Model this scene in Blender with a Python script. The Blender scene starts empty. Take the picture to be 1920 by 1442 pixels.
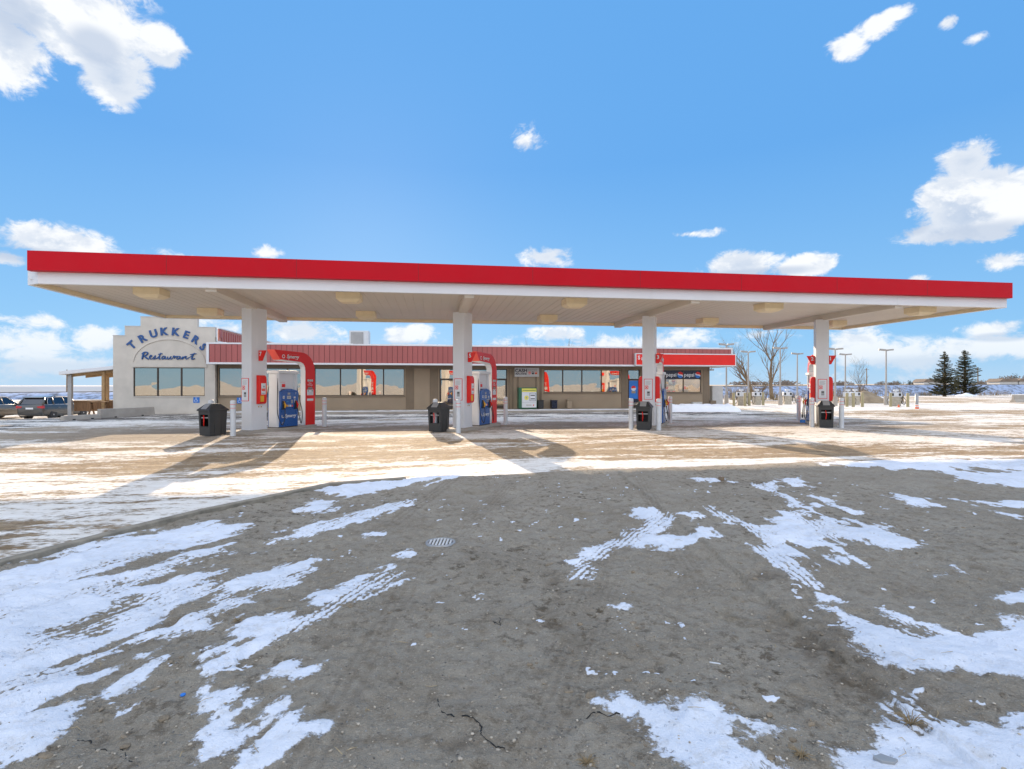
import bpy, bmesh, math, random
import numpy as np
from mathutils import Vector, Matrix
random.seed(7)
scene = bpy.context.scene
C = scene.collection
R = math.radians
PI = math.pi
sin, cos = math.sin, math.cos

# ------------------------------------------------------------------ camera
EYE = 1.65
cam_d = bpy.data.cameras.new('camera')
cam = bpy.data.objects.new('camera', cam_d)
C.objects.link(cam)
cam.location = (0, 0, EYE)
cam.rotation_euler = (R(90), 0, 0)
cam_d.sensor_width = 36.0
cam_d.lens = 18.75
cam_d.shift_y = 0.0008
cam_d.clip_start = 0.05
cam_d.clip_end = 6000
scene.camera = cam

# ------------------------------------------------------------------ sun, exposure
SUN_AZ, SUN_EL = -15.1, 17.4           # azimuth east of the view axis, elevation
sun_d = bpy.data.lights.new('sun', 'SUN')
sun_d.energy = 5.0
sun_d.color = (1.0, 0.80, 0.58)
sun_d.angle = R(0.5)
sun = bpy.data.objects.new('sun', sun_d)
C.objects.link(sun)
sdir = Vector((sin(R(SUN_AZ)) * cos(R(SUN_EL)), cos(R(SUN_AZ)) * cos(R(SUN_EL)), sin(R(SUN_EL))))
sun.rotation_euler = (-sdir).to_track_quat('-Z', 'Y').to_euler()
scene.view_settings.view_transform = 'Standard'
scene.view_settings.look = 'None'
scene.view_settings.exposure = 0.68
scene.view_settings.gamma = 1.0

# ------------------------------------------------------------------ node helper
class NT:
    def __init__(s, tree):
        s.t = tree
    def n(s, kind, **kw):
        nd = s.t.nodes.new(kind)
        for k, v in kw.items():
            setattr(nd, k, v)
        return nd
    def link(s, a, b):
        s.t.links.new(a, b)
    def put(s, sock, v):
        if hasattr(v, 'is_output'):
            s.link(v, sock)
        elif v is not None:
            sock.default_value = v
    def m(s, op, a, b=None, c=None, clamp=False):
        nd = s.n('ShaderNodeMath', operation=op)
        nd.use_clamp = clamp
        s.put(nd.inputs[0], a)
        if b is not None: s.put(nd.inputs[1], b)
        if c is not None: s.put(nd.inputs[2], c)
        return nd.outputs[0]
    def v(s, op, a, b=None):
        nd = s.n('ShaderNodeVectorMath', operation=op)
        s.put(nd.inputs[0], a)
        if b is not None: s.put(nd.inputs[1], b)
        return nd.outputs['Value'] if op in ('LENGTH', 'DOT_PRODUCT', 'DISTANCE') else nd.outputs[0]
    def noise(s, vec, scale, detail=4, rough=.55, dist=0):
        nd = s.n('ShaderNodeTexNoise')
        if vec is not None: s.put(nd.inputs['Vector'], vec)
        nd.inputs['Scale'].default_value = scale
        nd.inputs['Detail'].default_value = detail
        nd.inputs['Roughness'].default_value = rough
        nd.inputs['Distortion'].default_value = dist
        return nd.outputs[0]
    def ramp(s, f, lo, hi, a=0.0, b=1.0, smooth=False):
        nd = s.n('ShaderNodeMapRange')
        nd.interpolation_type = 'SMOOTHSTEP' if smooth else 'LINEAR'
        nd.clamp = True
        s.put(nd.inputs[0], f)
        for i, x in enumerate((lo, hi, a, b)):
            s.put(nd.inputs[i + 1], x)
        return nd.outputs[0]
    def mix(s, f, a, b, blend='MIX'):
        nd = s.n('ShaderNodeMix', data_type='RGBA', blend_type=blend)
        s.put(nd.inputs[0], f)
        s.put(nd.inputs[6], a if hasattr(a, 'is_output') else (*a[:3], 1))
        s.put(nd.inputs[7], b if hasattr(b, 'is_output') else (*b[:3], 1))
        return nd.outputs[2]

# ------------------------------------------------------------------ world: sky with clouds
world = bpy.data.worlds.new('World')
scene.world = world
world.use_nodes = True
wt = world.node_tree
wt.nodes.clear()
W = NT(wt)
w_out = W.n('ShaderNodeOutputWorld')
w_bg = W.n('ShaderNodeBackground')
tc = W.n('ShaderNodeTexCoord')
dirv = W.v('NORMALIZE', tc.outputs['Generated'])
sep = W.n('ShaderNodeSeparateXYZ')
W.link(dirv, sep.inputs[0])
dx, dy, dz = sep.outputs
sky = W.n('ShaderNodeTexSky')
sky.sky_type = 'NISHITA'
sky.sun_disc = False
sky.sun_elevation = R(SUN_EL)
sky.sun_rotation = R(SUN_AZ)
sky.air_density = 1.0
sky.dust_density = 0.3
sky.ozone_density = 2.0
SKY_K = 0.10
skyc = W.mix(1.0, sky.outputs[0], (SKY_K, SKY_K, SKY_K), 'MULTIPLY')
az = W.m('ARCTAN2', dx, dy)
el = W.m('ARCSINE', dz)
# clear winter blue, paler towards the horizon
el1 = W.ramp(el, R(0), R(22), 0, 1)
el1 = W.m('POWER', el1, 0.75)
blue = W.mix(el1, (0.205, 0.405, 0.60), (0.084, 0.258, 0.545))
base = W.mix(0.94, skyc, blue)
comb = W.n('ShaderNodeCombineXYZ')
W.link(az, comb.inputs[0]); W.link(el, comb.inputs[1])
P = comb.outputs[0]
def pix(px, py):
    a = math.atan((px - 960) / 1000.0)
    e = math.atan((722.6 - py) / 1000.0 * cos(a))
    return a, e
clouds = [  # centre px, half sizes in px, weight
    (120, 40, 190, 120, 1.5), (215, 150, 100, 88, 1.5), (20, 85, 130, 105, 1.5), (305, 90, 60, 50, 1.2), (60, -150, 300, 150, 1),
    (90, 455, 150, 42, 1.2), (15, 485, 60, 26, 1.1), (500, 474, 50, 18, .8), (1820, 400, 150, 72, 1.9), (1815, 305, 80, 50, 1.5),
    (1900, 370, 110, 72, 1.9), (1790, 375, 95, 66, 1.7), (1860, 330, 70, 40, 1.4), (1760, 435, 100, 30, 1.6), (1590, 88, 52, 34, 1.05), (1640, 55, 60, 30, .9), (1680, 28, 50, 20, .75), (1832, 72, 44, 22, .9),
    (1775, 42, 30, 20, .8), (1025, 482, 66, 24, 1.1), (1390, 500, 95, 36, 1.5), (1515, 497, 75, 26, 1.5), (1300, 438, 55, 12, .7),
    (1875, 488, 70, 26, .85), (1720, 522, 34, 12, .8), (1865, 615, 80, 26, .85), (985, 265, 50, 34, .55), (20, 650, 190, 44, .6),
    (150, 690, 260, 34, .6), (190, 640, 70, 38, .9), (560, 625, 110, 34, .9), (760, 630, 75, 26, 1.0), (620, 650, 200, 34, .45),
    (1040, 628, 70, 16, .75), (1250, 640, 100, 32, .95), (1430, 630, 120, 30, .4), (1600, 645, 70, 55, .9), (1700, 670, 150, 36, .6),
    (1860, 650, 150, 30, .9), (1100, 650, 300, 26, .35), (920, 645, 50, 18, .5), (350, 480, 60, 14, .4), (960, 712, 1300, 22, .32),
    (420, 615, 120, 30, .5), (60, 600, 80, 20, .5)]
M = None
for (cx, cy, rx, ry, wgt) in clouds:
    a0, e0 = pix(cx, cy)
    a1, _ = pix(cx + rx * .5, cy); a2, _ = pix(cx - rx * .5, cy)
    _, e1 = pix(cx, cy - ry * .5); _, e2 = pix(cx, cy + ry * .5)
    ra, re = a1 - a2, e1 - e2
    d = W.v('SUBTRACT', P, (a0, e0, 0))
    d = W.v('MULTIPLY', d, (1 / ra, 1 / re, 0))
    q = W.m('MULTIPLY_ADD', W.v('LENGTH', d), -wgt, wgt)
    M = q if M is None else W.m('MAXIMUM', M, q)
# bright broken cloud added unseen behind the view and overhead for fill light
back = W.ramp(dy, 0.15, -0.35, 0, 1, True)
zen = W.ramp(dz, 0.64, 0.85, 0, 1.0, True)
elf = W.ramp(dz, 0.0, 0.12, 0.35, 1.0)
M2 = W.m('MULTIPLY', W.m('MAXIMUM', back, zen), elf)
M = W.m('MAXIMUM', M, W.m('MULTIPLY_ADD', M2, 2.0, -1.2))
pv = W.v('MULTIPLY', dirv, (1, 1, 1.55))
wn = W.noise(pv, 9.0, 9, .60, .25)
wn2 = W.noise(W.v('ADD', pv, (-0.02, -0.0, 0.06)), 9.0, 9, .60, .25)
fine = W.noise(pv, 26, 9, .68, .6)
dens = W.m('ADD', M, W.m('MULTIPLY_ADD', wn, 2.3, -1.12))
dens = W.m('MULTIPLY_ADD', W.m('SUBTRACT', fine, 0.5), 1.45, dens)
gate = W.ramp(M, -0.22, 0.12, 0, 1, True)
alpha = W.m('MULTIPLY', W.ramp(dens, 0.16, 0.66, 0, 1, True), gate)
lit = W.ramp(W.m('SUBTRACT', W.m('MULTIPLY_ADD', W.m('SUBTRACT', fine, .5), .25, wn), wn2), -0.07, 0.075, 0, 1, True)
thick = W.ramp(dens, 0.6, 1.9, 0, 1, True)
cshade = W.m('SUBTRACT', 1.0, W.m('MULTIPLY', W.m('SUBTRACT', 1.0, lit), W.m('MULTIPLY_ADD', thick, .5, .45)))
ccol = W.mix(cshade, (0.32, 0.39, 0.50), (0.63, 0.64, 0.65))
SH = None
for (cx, cy, rx, ry) in [(1830, 440, 150, 26), (1700, 430, 60, 20), (60, 480, 150, 20), (1400, 514, 150, 12), (30, 30, 60, 60), (180, 90, 60, 40), (100, 700, 220, 26), (1750, 690, 260, 24), (700, 648, 250, 10), (1880, 632, 80, 10)]:
    a0, e0 = pix(cx, cy); a1, _ = pix(cx + rx, cy); _, e1 = pix(cx, cy - ry)
    d = W.v('MULTIPLY', W.v('SUBTRACT', P, (a0, e0, 0)), (1 / (a1 - a0), 1 / (e1 - e0), 0))
    q = W.m('SUBTRACT', 1.0, W.v('LENGTH', d)); SH = q if SH is None else W.m('MAXIMUM', SH, q)
SH = W.m('MULTIPLY', W.ramp(W.m('MULTIPLY_ADD', wn, .8, W.m('SUBTRACT', SH, .4)), -.15, .55, 0, 1, True), .75)
ccol = W.mix(SH, ccol, (0.33, 0.39, 0.49))
hz = W.ramp(el, R(0), R(7.5), 0.62, 0.0, True)
ccol = W.mix(hz, ccol, (0.46, 0.54, 0.62))
ccol = W.mix(W.m('MAXIMUM', W.ramp(dy, 0.1, -0.4, 0, 1, True), W.ramp(dz, .64, .8, 0, 1, True)), ccol, (.88, .93, 1.04))  # unseen clouds behind and overhead brightened to lift the fill
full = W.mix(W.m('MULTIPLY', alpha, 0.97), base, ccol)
hz2 = W.ramp(el, R(-1), R(4), 0.55, 0.0, True)
full = W.mix(hz2, full, (0.37, 0.455, 0.55))
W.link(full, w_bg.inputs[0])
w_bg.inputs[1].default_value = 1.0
W.link(w_bg.outputs[0], w_out.inputs[0])

# ------------------------------------------------------------------ geometry helpers
ALPHA = R(8.4)
def SW(u, v, z=0.0):            # site frame (u along the shop front, v away from the road) to world
    return Vector((u * cos(ALPHA) - v * sin(ALPHA), u * sin(ALPHA) + v * cos(ALPHA), z))
def GP(px, py, z=0.0):          # point of the ground seen at a position of the photo
    Y = (EYE - z) * 1000.0 / (py - 722.6)
    return Vector(((px - 960) / 1000.0 * Y, Y, z))
def PU(px, v):                  # u of the point of the plane v seen at column px
    r = (px - 960) / 1000.0
    return v * (sin(ALPHA) + r * cos(ALPHA)) / (cos(ALPHA) - r * sin(ALPHA))
def PZ(px, py, v):              # height of that point
    p = SW(PU(px, v), v)
    return EYE + (722.6 - py) / 1000.0 * p.y

class MB:
    def __init__(s):
        s.v = []; s.f = []; s.mi = []; s.mats = []; s.sm = []
    def _m(s, m):
        if m is None: return 0
        if m not in s.mats: s.mats.append(m)
        return s.mats.index(m)
    def add(s, verts, faces, M=None, m=None, smooth=False):
        k = len(s.v); mi = s._m(m)
        for p in verts:
            p = Vector(p)
            s.v.append(M @ p if M is not None else p)
        for f in faces:
            s.f.append([i + k for i in f]); s.mi.append(mi); s.sm.append(smooth)
        return s
    def box(s, x0, x1, y0, y1, z0, z1, M=None, m=None):
        vs = [(x0, y0, z0), (x1, y0, z0), (x1, y1, z0), (x0, y1, z0), (x0, y0, z1), (x1, y0, z1), (x1, y1, z1), (x0, y1, z1)]
        fs = [(0, 3, 2, 1), (4, 5, 6, 7), (0, 1, 5, 4), (1, 2, 6, 5), (2, 3, 7, 6), (3, 0, 4, 7)]
        return s.add(vs, fs, M, m)
    def cbox(s, c, d, M=None, m=None):
        return s.box(c[0] - d[0] / 2, c[0] + d[0] / 2, c[1] - d[1] / 2, c[1] + d[1] / 2, c[2] - d[2] / 2, c[2] + d[2] / 2, M, m)
    def prism(s, poly, a0, a1, axis='z', M=None, m=None):   # polygon extruded along an axis
        n = len(poly)
        def mk(p, a):
            if axis == 'z': return (p[0], p[1], a)
            if axis == 'y': return (p[0], a, p[1])
            return (a, p[0], p[1])
        vs = [mk(p, a0) for p in poly] + [mk(p, a1) for p in poly]
        fs = [list(range(n))[::-1], list(range(n, 2 * n))]
        fs += [(i, (i + 1) % n, n + (i + 1) % n, n + i) for i in range(n)]
        return s.add(vs, fs, M, m)
    def lathe(s, prof, n=20, M=None, m=None, smooth=True):   # profile of (r, z)
        vs = []; fs = []
        for (r, z) in prof:
            for i in range(n):
                a = 2 * PI * i / n
                vs.append((r * cos(a), r * sin(a), z))
        for j in range(len(prof) - 1):
            for i in range(n):
                fs.append((j * n + i, j * n + (i + 1) % n, (j + 1) * n + (i + 1) % n, (j + 1) * n + i))
        s.add(vs, fs, M, m, smooth)
        k = len(prof) - 1
        if prof[0][0] > 1e-4: s.add(vs[:n], [list(range(n))[::-1]], M, m)
        if prof[k][0] > 1e-4: s.add(vs[k * n:], [list(range(n))], M, m)
        return s
    def tube(s, pts, r, n=8, m=None, M=None, smooth=True):   # r is a number or a list
        pts = [Vector(p) for p in pts]
        rs = r if isinstance(r, (list, tuple)) else [r] * len(pts)
        vs = []; fs = []
        prev = None
        for i, p in enumerate(pts):
            t = (pts[min(i + 1, len(pts) - 1)] - pts[max(i - 1, 0)]).normalized()
            if prev is None:
                up = Vector((0, 0, 1)) if abs(t.z) < .9 else Vector((1, 0, 0))
                a = t.cross(up).normalized()
            else:
                a = (prev - t * prev.dot(t)).normalized()
            prev = a
            b = t.cross(a)
            for k in range(n):
                th = 2 * PI * k / n
                vs.append(p + (a * cos(th) + b * sin(th)) * rs[i])
        for j in range(len(pts) - 1):
            for k in range(n):
                fs.append((j * n + k, j * n + (k + 1) % n, (j + 1) * n + (k + 1) % n, (j + 1) * n + k))
        fs.append(list(range(n))[::-1]); fs.append([(len(pts) - 1) * n + k for k in range(n)])
        return s.add(vs, fs, M, m, smooth)
    def build(s, name, mat, parent=None, bevel=0, loc=None, rotz=0, seg=2):
        me = bpy.data.meshes.new(name)
        me.from_pydata([tuple(p) for p in s.v], [], s.f)
        mats = [mt if mt is not None else mat for mt in s.mats] or [mat]
        if s.mats:
            for mt in s.mats: me.materials.append(mt)
            if None not in s.mats and mat is not None and mat not in s.mats:
                me.materials.append(mat)
        else:
            me.materials.append(mat)
        if s.mats:
            me.polygons.foreach_set('material_index', s.mi)
        me.polygons.foreach_set('use_smooth', s.sm)
        me.update()
        o = bpy.data.objects.new(name, me)
        C.objects.link(o)
        if parent is not None: o.parent = parent
        if loc is not None: o.location = loc
        o.rotation_euler = (0, 0, rotz)
        if bevel:
            b = o.modifiers.new('bevel', 'BEVEL')
            b.width = bevel; b.segments = seg; b.limit_method = 'ANGLE'; b.angle_limit = R(40)
        return o
def empty(name, loc=(0, 0, 0), rotz=0):
    o = bpy.data.objects.new(name, None)
    C.objects.link(o)
    o.location = loc; o.rotation_euler = (0, 0, rotz)
    o.empty_display_size = .2
    return o
def tag(o, label=None, cat=None, group=None, kind=None):
    if label: o['label'] = label
    if cat: o['category'] = cat
    if group: o['group'] = group
    if kind: o['kind'] = kind
    return o
def thing(name, label, cat, loc=(0, 0, 0), rotz=0, group=None):
    return tag(empty(name, loc, rotz), label, cat, group)
def copy_tree(o, parent=None):
    c = o.copy(); C.objects.link(c)
    if parent is not None: c.parent = parent
    for ch in list(o.children): copy_tree(ch, c)
    return c
def site(name, label, cat, u, v, z=0, rot=0, group=None):
    return thing(name, label, cat, SW(u, v, z), ALPHA + rot, group)
_tc = {}
def text_geo(body, size, depth=.01, shear=0, off=0, space=1):
    key = (body, size, depth, shear, off, space)
    if key in _tc: return _tc[key]
    cu = bpy.data.curves.new('t', 'FONT')
    cu.body = body; cu.size = size; cu.extrude = depth / 2; cu.shear = shear; cu.offset = off
    cu.space_character = space; cu.align_x = 'CENTER'; cu.align_y = 'CENTER'; cu.resolution_u = 3
    o = bpy.data.objects.new('t', cu); C.objects.link(o)
    bpy.context.view_layer.update()
    me = bpy.data.meshes.new_from_object(o.evaluated_get(bpy.context.evaluated_depsgraph_get()))
    vs = [v.co.copy() for v in me.vertices]; fs = [list(p.vertices) for p in me.polygons]
    bpy.data.objects.remove(o); bpy.data.curves.remove(cu); bpy.data.meshes.remove(me)
    _tc[key] = (vs, fs)
    return vs, fs
FRONT = Matrix.Rotation(R(90), 4, 'X')          # text lying in XY -> standing, read from -Y
def text(mb, body, size, M, m=None, **kw):
    vs, fs = text_geo(body, size, **kw)
    mb.add(vs, fs, M @ FRONT, m)
T = Matrix.Translation
def RZ(a): return Matrix.Rotation(a, 4, 'Z')
def RY(a): return Matrix.Rotation(a, 4, 'Y')
def RX(a): return Matrix.Rotation(a, 4, 'X')

# ------------------------------------------------------------------ materials
def mat(name, col, rough=.6, metal=0, var=.12, scale=3, bump=0, bscale=40, spec=.5, emit=None, coat=0, col2=None, stretch=None):
    m = bpy.data.materials.new(name); m.use_nodes = True
    t = m.node_tree; b = t.nodes['Principled BSDF']; N = NT(t)
    co = N.n('ShaderNodeTexCoord').outputs['Object']
    if stretch: co = N.v('MULTIPLY', co, stretch)
    c2 = col2 or tuple(c * (1 - var) for c in col)
    c1 = tuple(min(1, c * (1 + var * .6)) for c in col)
    nz = N.ramp(N.noise(co, scale, 5, .6), .3, .7, 0, 1)
    N.link(N.mix(nz, c2, c1), b.inputs['Base Color'])
    rn = N.ramp(N.noise(co, scale * 4, 3), .2, .8, max(.02, rough - .08), min(1, rough + .1))
    N.link(rn, b.inputs['Roughness'])
    b.inputs['Metallic'].default_value = metal
    b.inputs['Specular IOR Level'].default_value = spec
    if coat: b.inputs['Coat Weight'].default_value = coat; b.inputs['Coat Roughness'].default_value = .08
    if bump:
        bp = N.n('ShaderNodeBump'); bp.inputs['Strength'].default_value = bump; bp.inputs['Distance'].default_value = .02
        N.link(N.noise(co, bscale, 4), bp.inputs['Height']); N.link(bp.outputs[0], b.inputs['Normal'])
    if emit:
        b.inputs['Emission Color'].default_value = (*emit[0], 1); b.inputs['Emission Strength'].default_value = emit[1]
    return m
MT = {}
MT['red'] = mat('red_panel', (.50, .0, .010), .55, var=.05, scale=.6, spec=.2)
MT['red2'] = mat('red_arch', (.74, .018, .012), .35, var=.06, spec=.35)
MT['red3'] = mat('red_light', (.75, .10, .075), .35, var=.05)
MT['white'] = mat('white_metal', (.70, .71, .73), .42, var=.05, scale=.7)
MT['soffit'] = mat('soffit_white', (.62, .56, .48), .5, var=.07, scale=.5)
MT['cream'] = mat('lamp_cream', (.80, .68, .46), .5, var=.08)
MT['white_dull'] = mat('white_paint_worn', (.62, .64, .66), .55, var=.09, scale=5, bump=.05)
MT['stucco'] = mat('stucco', (.60, .555, .49), .9, var=.12, scale=1.1, bump=.5, bscale=60)
MT['taupe'] = mat('taupe_siding', (.35, .27, .185), .75, var=.1, scale=.9, bump=.15, bscale=30)
MT['taupe2'] = mat('taupe_trim', (.22, .165, .11), .7, var=.1, scale=2)
MT['fascia'] = mat('fascia_red', (.38, .105, .098), .55, var=.16, scale=.5, stretch=(1, 1, .3))
MT['fascia_gap'] = mat('fascia_gap', (.10, .03, .03), .8)
MT['dark'] = mat('dark_plastic', (.035, .036, .036), .5, var=.15, scale=5, bump=.08)
MT['dark2'] = mat('dark_frame', (.05, .036, .026), .5)
MT['black'] = mat('black', (.008, .008, .008), .6)
MT['rubber'] = mat('rubber_hose', (.014, .014, .015), .45)
MT['blue'] = mat('pump_blue', (.004, .085, .33), .3, var=.1, scale=3, coat=.3)
MT['blue2'] = mat('pump_blue_light', (.02, .22, .5), .4)
MT['navy'] = mat('navy', (.006, .012, .035), .3)
MT['sign_blue'] = mat('letter_blue', (.02, .085, .26), .5)
MT['access'] = mat('access_blue', (.02, .18, .6), .4)
MT['yellow'] = mat('yellow', (.75, .38, .02), .45)
MT['paleyellow'] = mat('pale_yellow', (.78, .70, .12), .5)
MT['gray'] = mat('gray_metal', (.34, .34, .34), .45, metal=.3)
MT['lightgray'] = mat('light_gray', (.55, .54, .52), .5)
MT['galv'] = mat('pole_galvanised', (.36, .34, .32), .5, metal=.2)
MT['conc'] = mat('concrete', (.40, .36, .31), .85, var=.15, scale=2, bump=.3)
MT['green'] = mat('cabinet_green', (.03, .13, .07), .45)
MT['wood'] = mat('wood_brown', (.19, .10, .045), .75, var=.3, scale=4, stretch=(6, 6, .5))
MT['woodlight'] = mat('wood_light', (.42, .27, .13), .7, var=.25, scale=4)
MT['snow'] = mat('snow', (.84, .86, .90), .8, var=.05, scale=3, bump=.5, bscale=12)
MT['bark'] = mat('bark', (.23, .165, .105), .9, var=.3, scale=5, bump=.4)
MT['orange'] = mat('orange', (.75, .12, .03), .5)
MT['olive'] = mat('olive_post', (.35, .30, .17), .7)
MT['roof'] = mat('roof_gravel', (.35, .34, .33), .9)
MT['photo'] = mat('photo_print', (.30, .27, .25), .6, var=.5, scale=60)
def glass_mat(name, tint, rough=.015, mixf=.6, inner=(.10, .085, .065), wave=.035):
    m = bpy.data.materials.new(name); m.use_nodes = True
    t = m.node_tree; t.nodes.clear(); N = NT(t)
    out = N.n('ShaderNodeOutputMaterial')
    g = N.n('ShaderNodeBsdfGlossy'); g.inputs['Color'].default_value = (*tint, 1); g.inputs['Roughness'].default_value = rough
    tr = N.n('ShaderNodeBsdfTransparent'); tr.inputs[0].default_value = (*inner, 1)
    mx = N.n('ShaderNodeMixShader'); mx.inputs[0].default_value = mixf
    co = N.n('ShaderNodeTexCoord').outputs['Object']
    bp = N.n('ShaderNodeBump'); bp.inputs['Strength'].default_value = wave; bp.inputs['Distance'].default_value = .15
    N.link(N.noise(co, .8, 1.5), bp.inputs['Height']); N.link(bp.outputs[0], g.inputs['Normal'])
    N.link(tr.outputs[0], mx.inputs[1]); N.link(g.outputs[0], mx.inputs[2]); N.link(mx.outputs[0], out.inputs[0])
    return m
MT['glass'] = glass_mat('window_glass', (.70, .66, .58), mixf=.66, inner=(.5, .45, .38))
MT['glass_wavy'] = glass_mat('window_glass_wavy', (.74, .70, .60), mixf=.68, inner=(.6, .5, .4), wave=.05)
MT['glass_clear'] = glass_mat('window_glass_clear', (.8, .8, .8), mixf=.20, inner=(.92, .92, .92))
MT['glass_car'] = glass_mat('car_glass', (.17, .18, .20), mixf=.6, inner=(.03, .03, .03))
# ------------------------------------------------------------------ ground: one sheet, snow and gravel as fields on it
rng = np.random.default_rng(11)
_lat = rng.random((256, 256)).astype(np.float64)
def vnoise(x, y):
    xi = np.floor(x).astype(np.int64); yi = np.floor(y).astype(np.int64)
    fx = x - xi; fy = y - yi
    fx = fx * fx * (3 - 2 * fx); fy = fy * fy * (3 - 2 * fy)
    a = _lat[xi & 255, yi & 255]; b = _lat[(xi + 1) & 255, yi & 255]
    c = _lat[xi & 255, (yi + 1) & 255]; d = _lat[(xi + 1) & 255, (yi + 1) & 255]
    return (a * (1 - fx) + b * fx) * (1 - fy) + (c * (1 - fx) + d * fx) * fy
def fbm(x, y, o=5, g=.5):
    s = 0; a = 1; t = 0
    for i in range(o):
        s = s + a * vnoise(x * 2 ** i + 17.3 * i, y * 2 ** i + 9.1 * i); t += a; a *= g
    return s / t
def axis_steps(lims):
    out = [lims[0][0]]
    for i in range(len(lims) - 1):
        (a, s0), (b, s1) = lims[i], lims[i + 1]
        x = a
        while x < b - 1e-6:
            f = (x - a) / (b - a); x = x + s0 + (s1 - s0) * f
            out.append(min(x, b))
    return np.array(sorted(set(out)))
ys = [-3500, -1200, -500, -220, -120, -60, -30, -15, -8, -4, -1, .3, 1, 1.6]
y = 2.0
while y < 60:
    ys.append(y); y += max(.016, y * y / 1500.0)
ys += [70, 85, 100, 130, 180, 260, 400, 700, 1200, 2000, 3500]
ys = np.array(ys)
xp = axis_steps([(0, .016), (2.5, .02), (6, .05), (12, .11), (25, .3), (60, 1.2), (100, 4)])
xp = np.concatenate([xp, [150, 250, 500, 1000, 2000, 3500]])
xs = np.concatenate([-xp[::-1][:-1], xp])
X, Y = np.meshgrid(xs, ys)
nx, ny = len(xs), len(ys)
U = X * cos(ALPHA) + Y * sin(ALPHA)
V = -X * sin(ALPHA) + Y * cos(ALPHA)
def poly_sd(pts):                     # signed distance (inside > 0), only near the polygon
    p = np.array(pts)
    pad = 1.2
    m = (X > p[:, 0].min() - pad) & (X < p[:, 0].max() + pad) & (Y > p[:, 1].min() - pad) & (Y < p[:, 1].max() + pad)
    x = X[m]; yv = Y[m]
    d = np.full(x.shape, 1e9); ins = np.zeros(x.shape, bool)
    n = len(p)
    for i in range(n):
        x0, y0 = p[i]; x1, y1 = p[(i + 1) % n]
        ex, ey = x1 - x0, y1 - y0
        t = np.clip(((x - x0) * ex + (yv - y0) * ey) / (ex * ex + ey * ey + 1e-12), 0, 1)
        d = np.minimum(d, np.hypot(x - x0 - t * ex, yv - y0 - t * ey))
        c = ((y0 > yv) != (y1 > yv)) & (x < (x1 - x0) * (yv - y0) / (y1 - y0 + 1e-12) + x0)
        ins ^= c
    out = np.full(X.shape, -pad)
    out[m] = np.where(ins, d, -d)
    return out
def gpoly(px): return [tuple(GP(a, b)[:2]) for a, b in px]
near = fbm(X * 3.1, Y * 3.1, 6, .6)
edge = (fbm(X * 5.5 + 40, Y * 5.5, 6, .62) - .5)
scale_e = np.clip(Y / 6, .35, 1.6)
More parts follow.
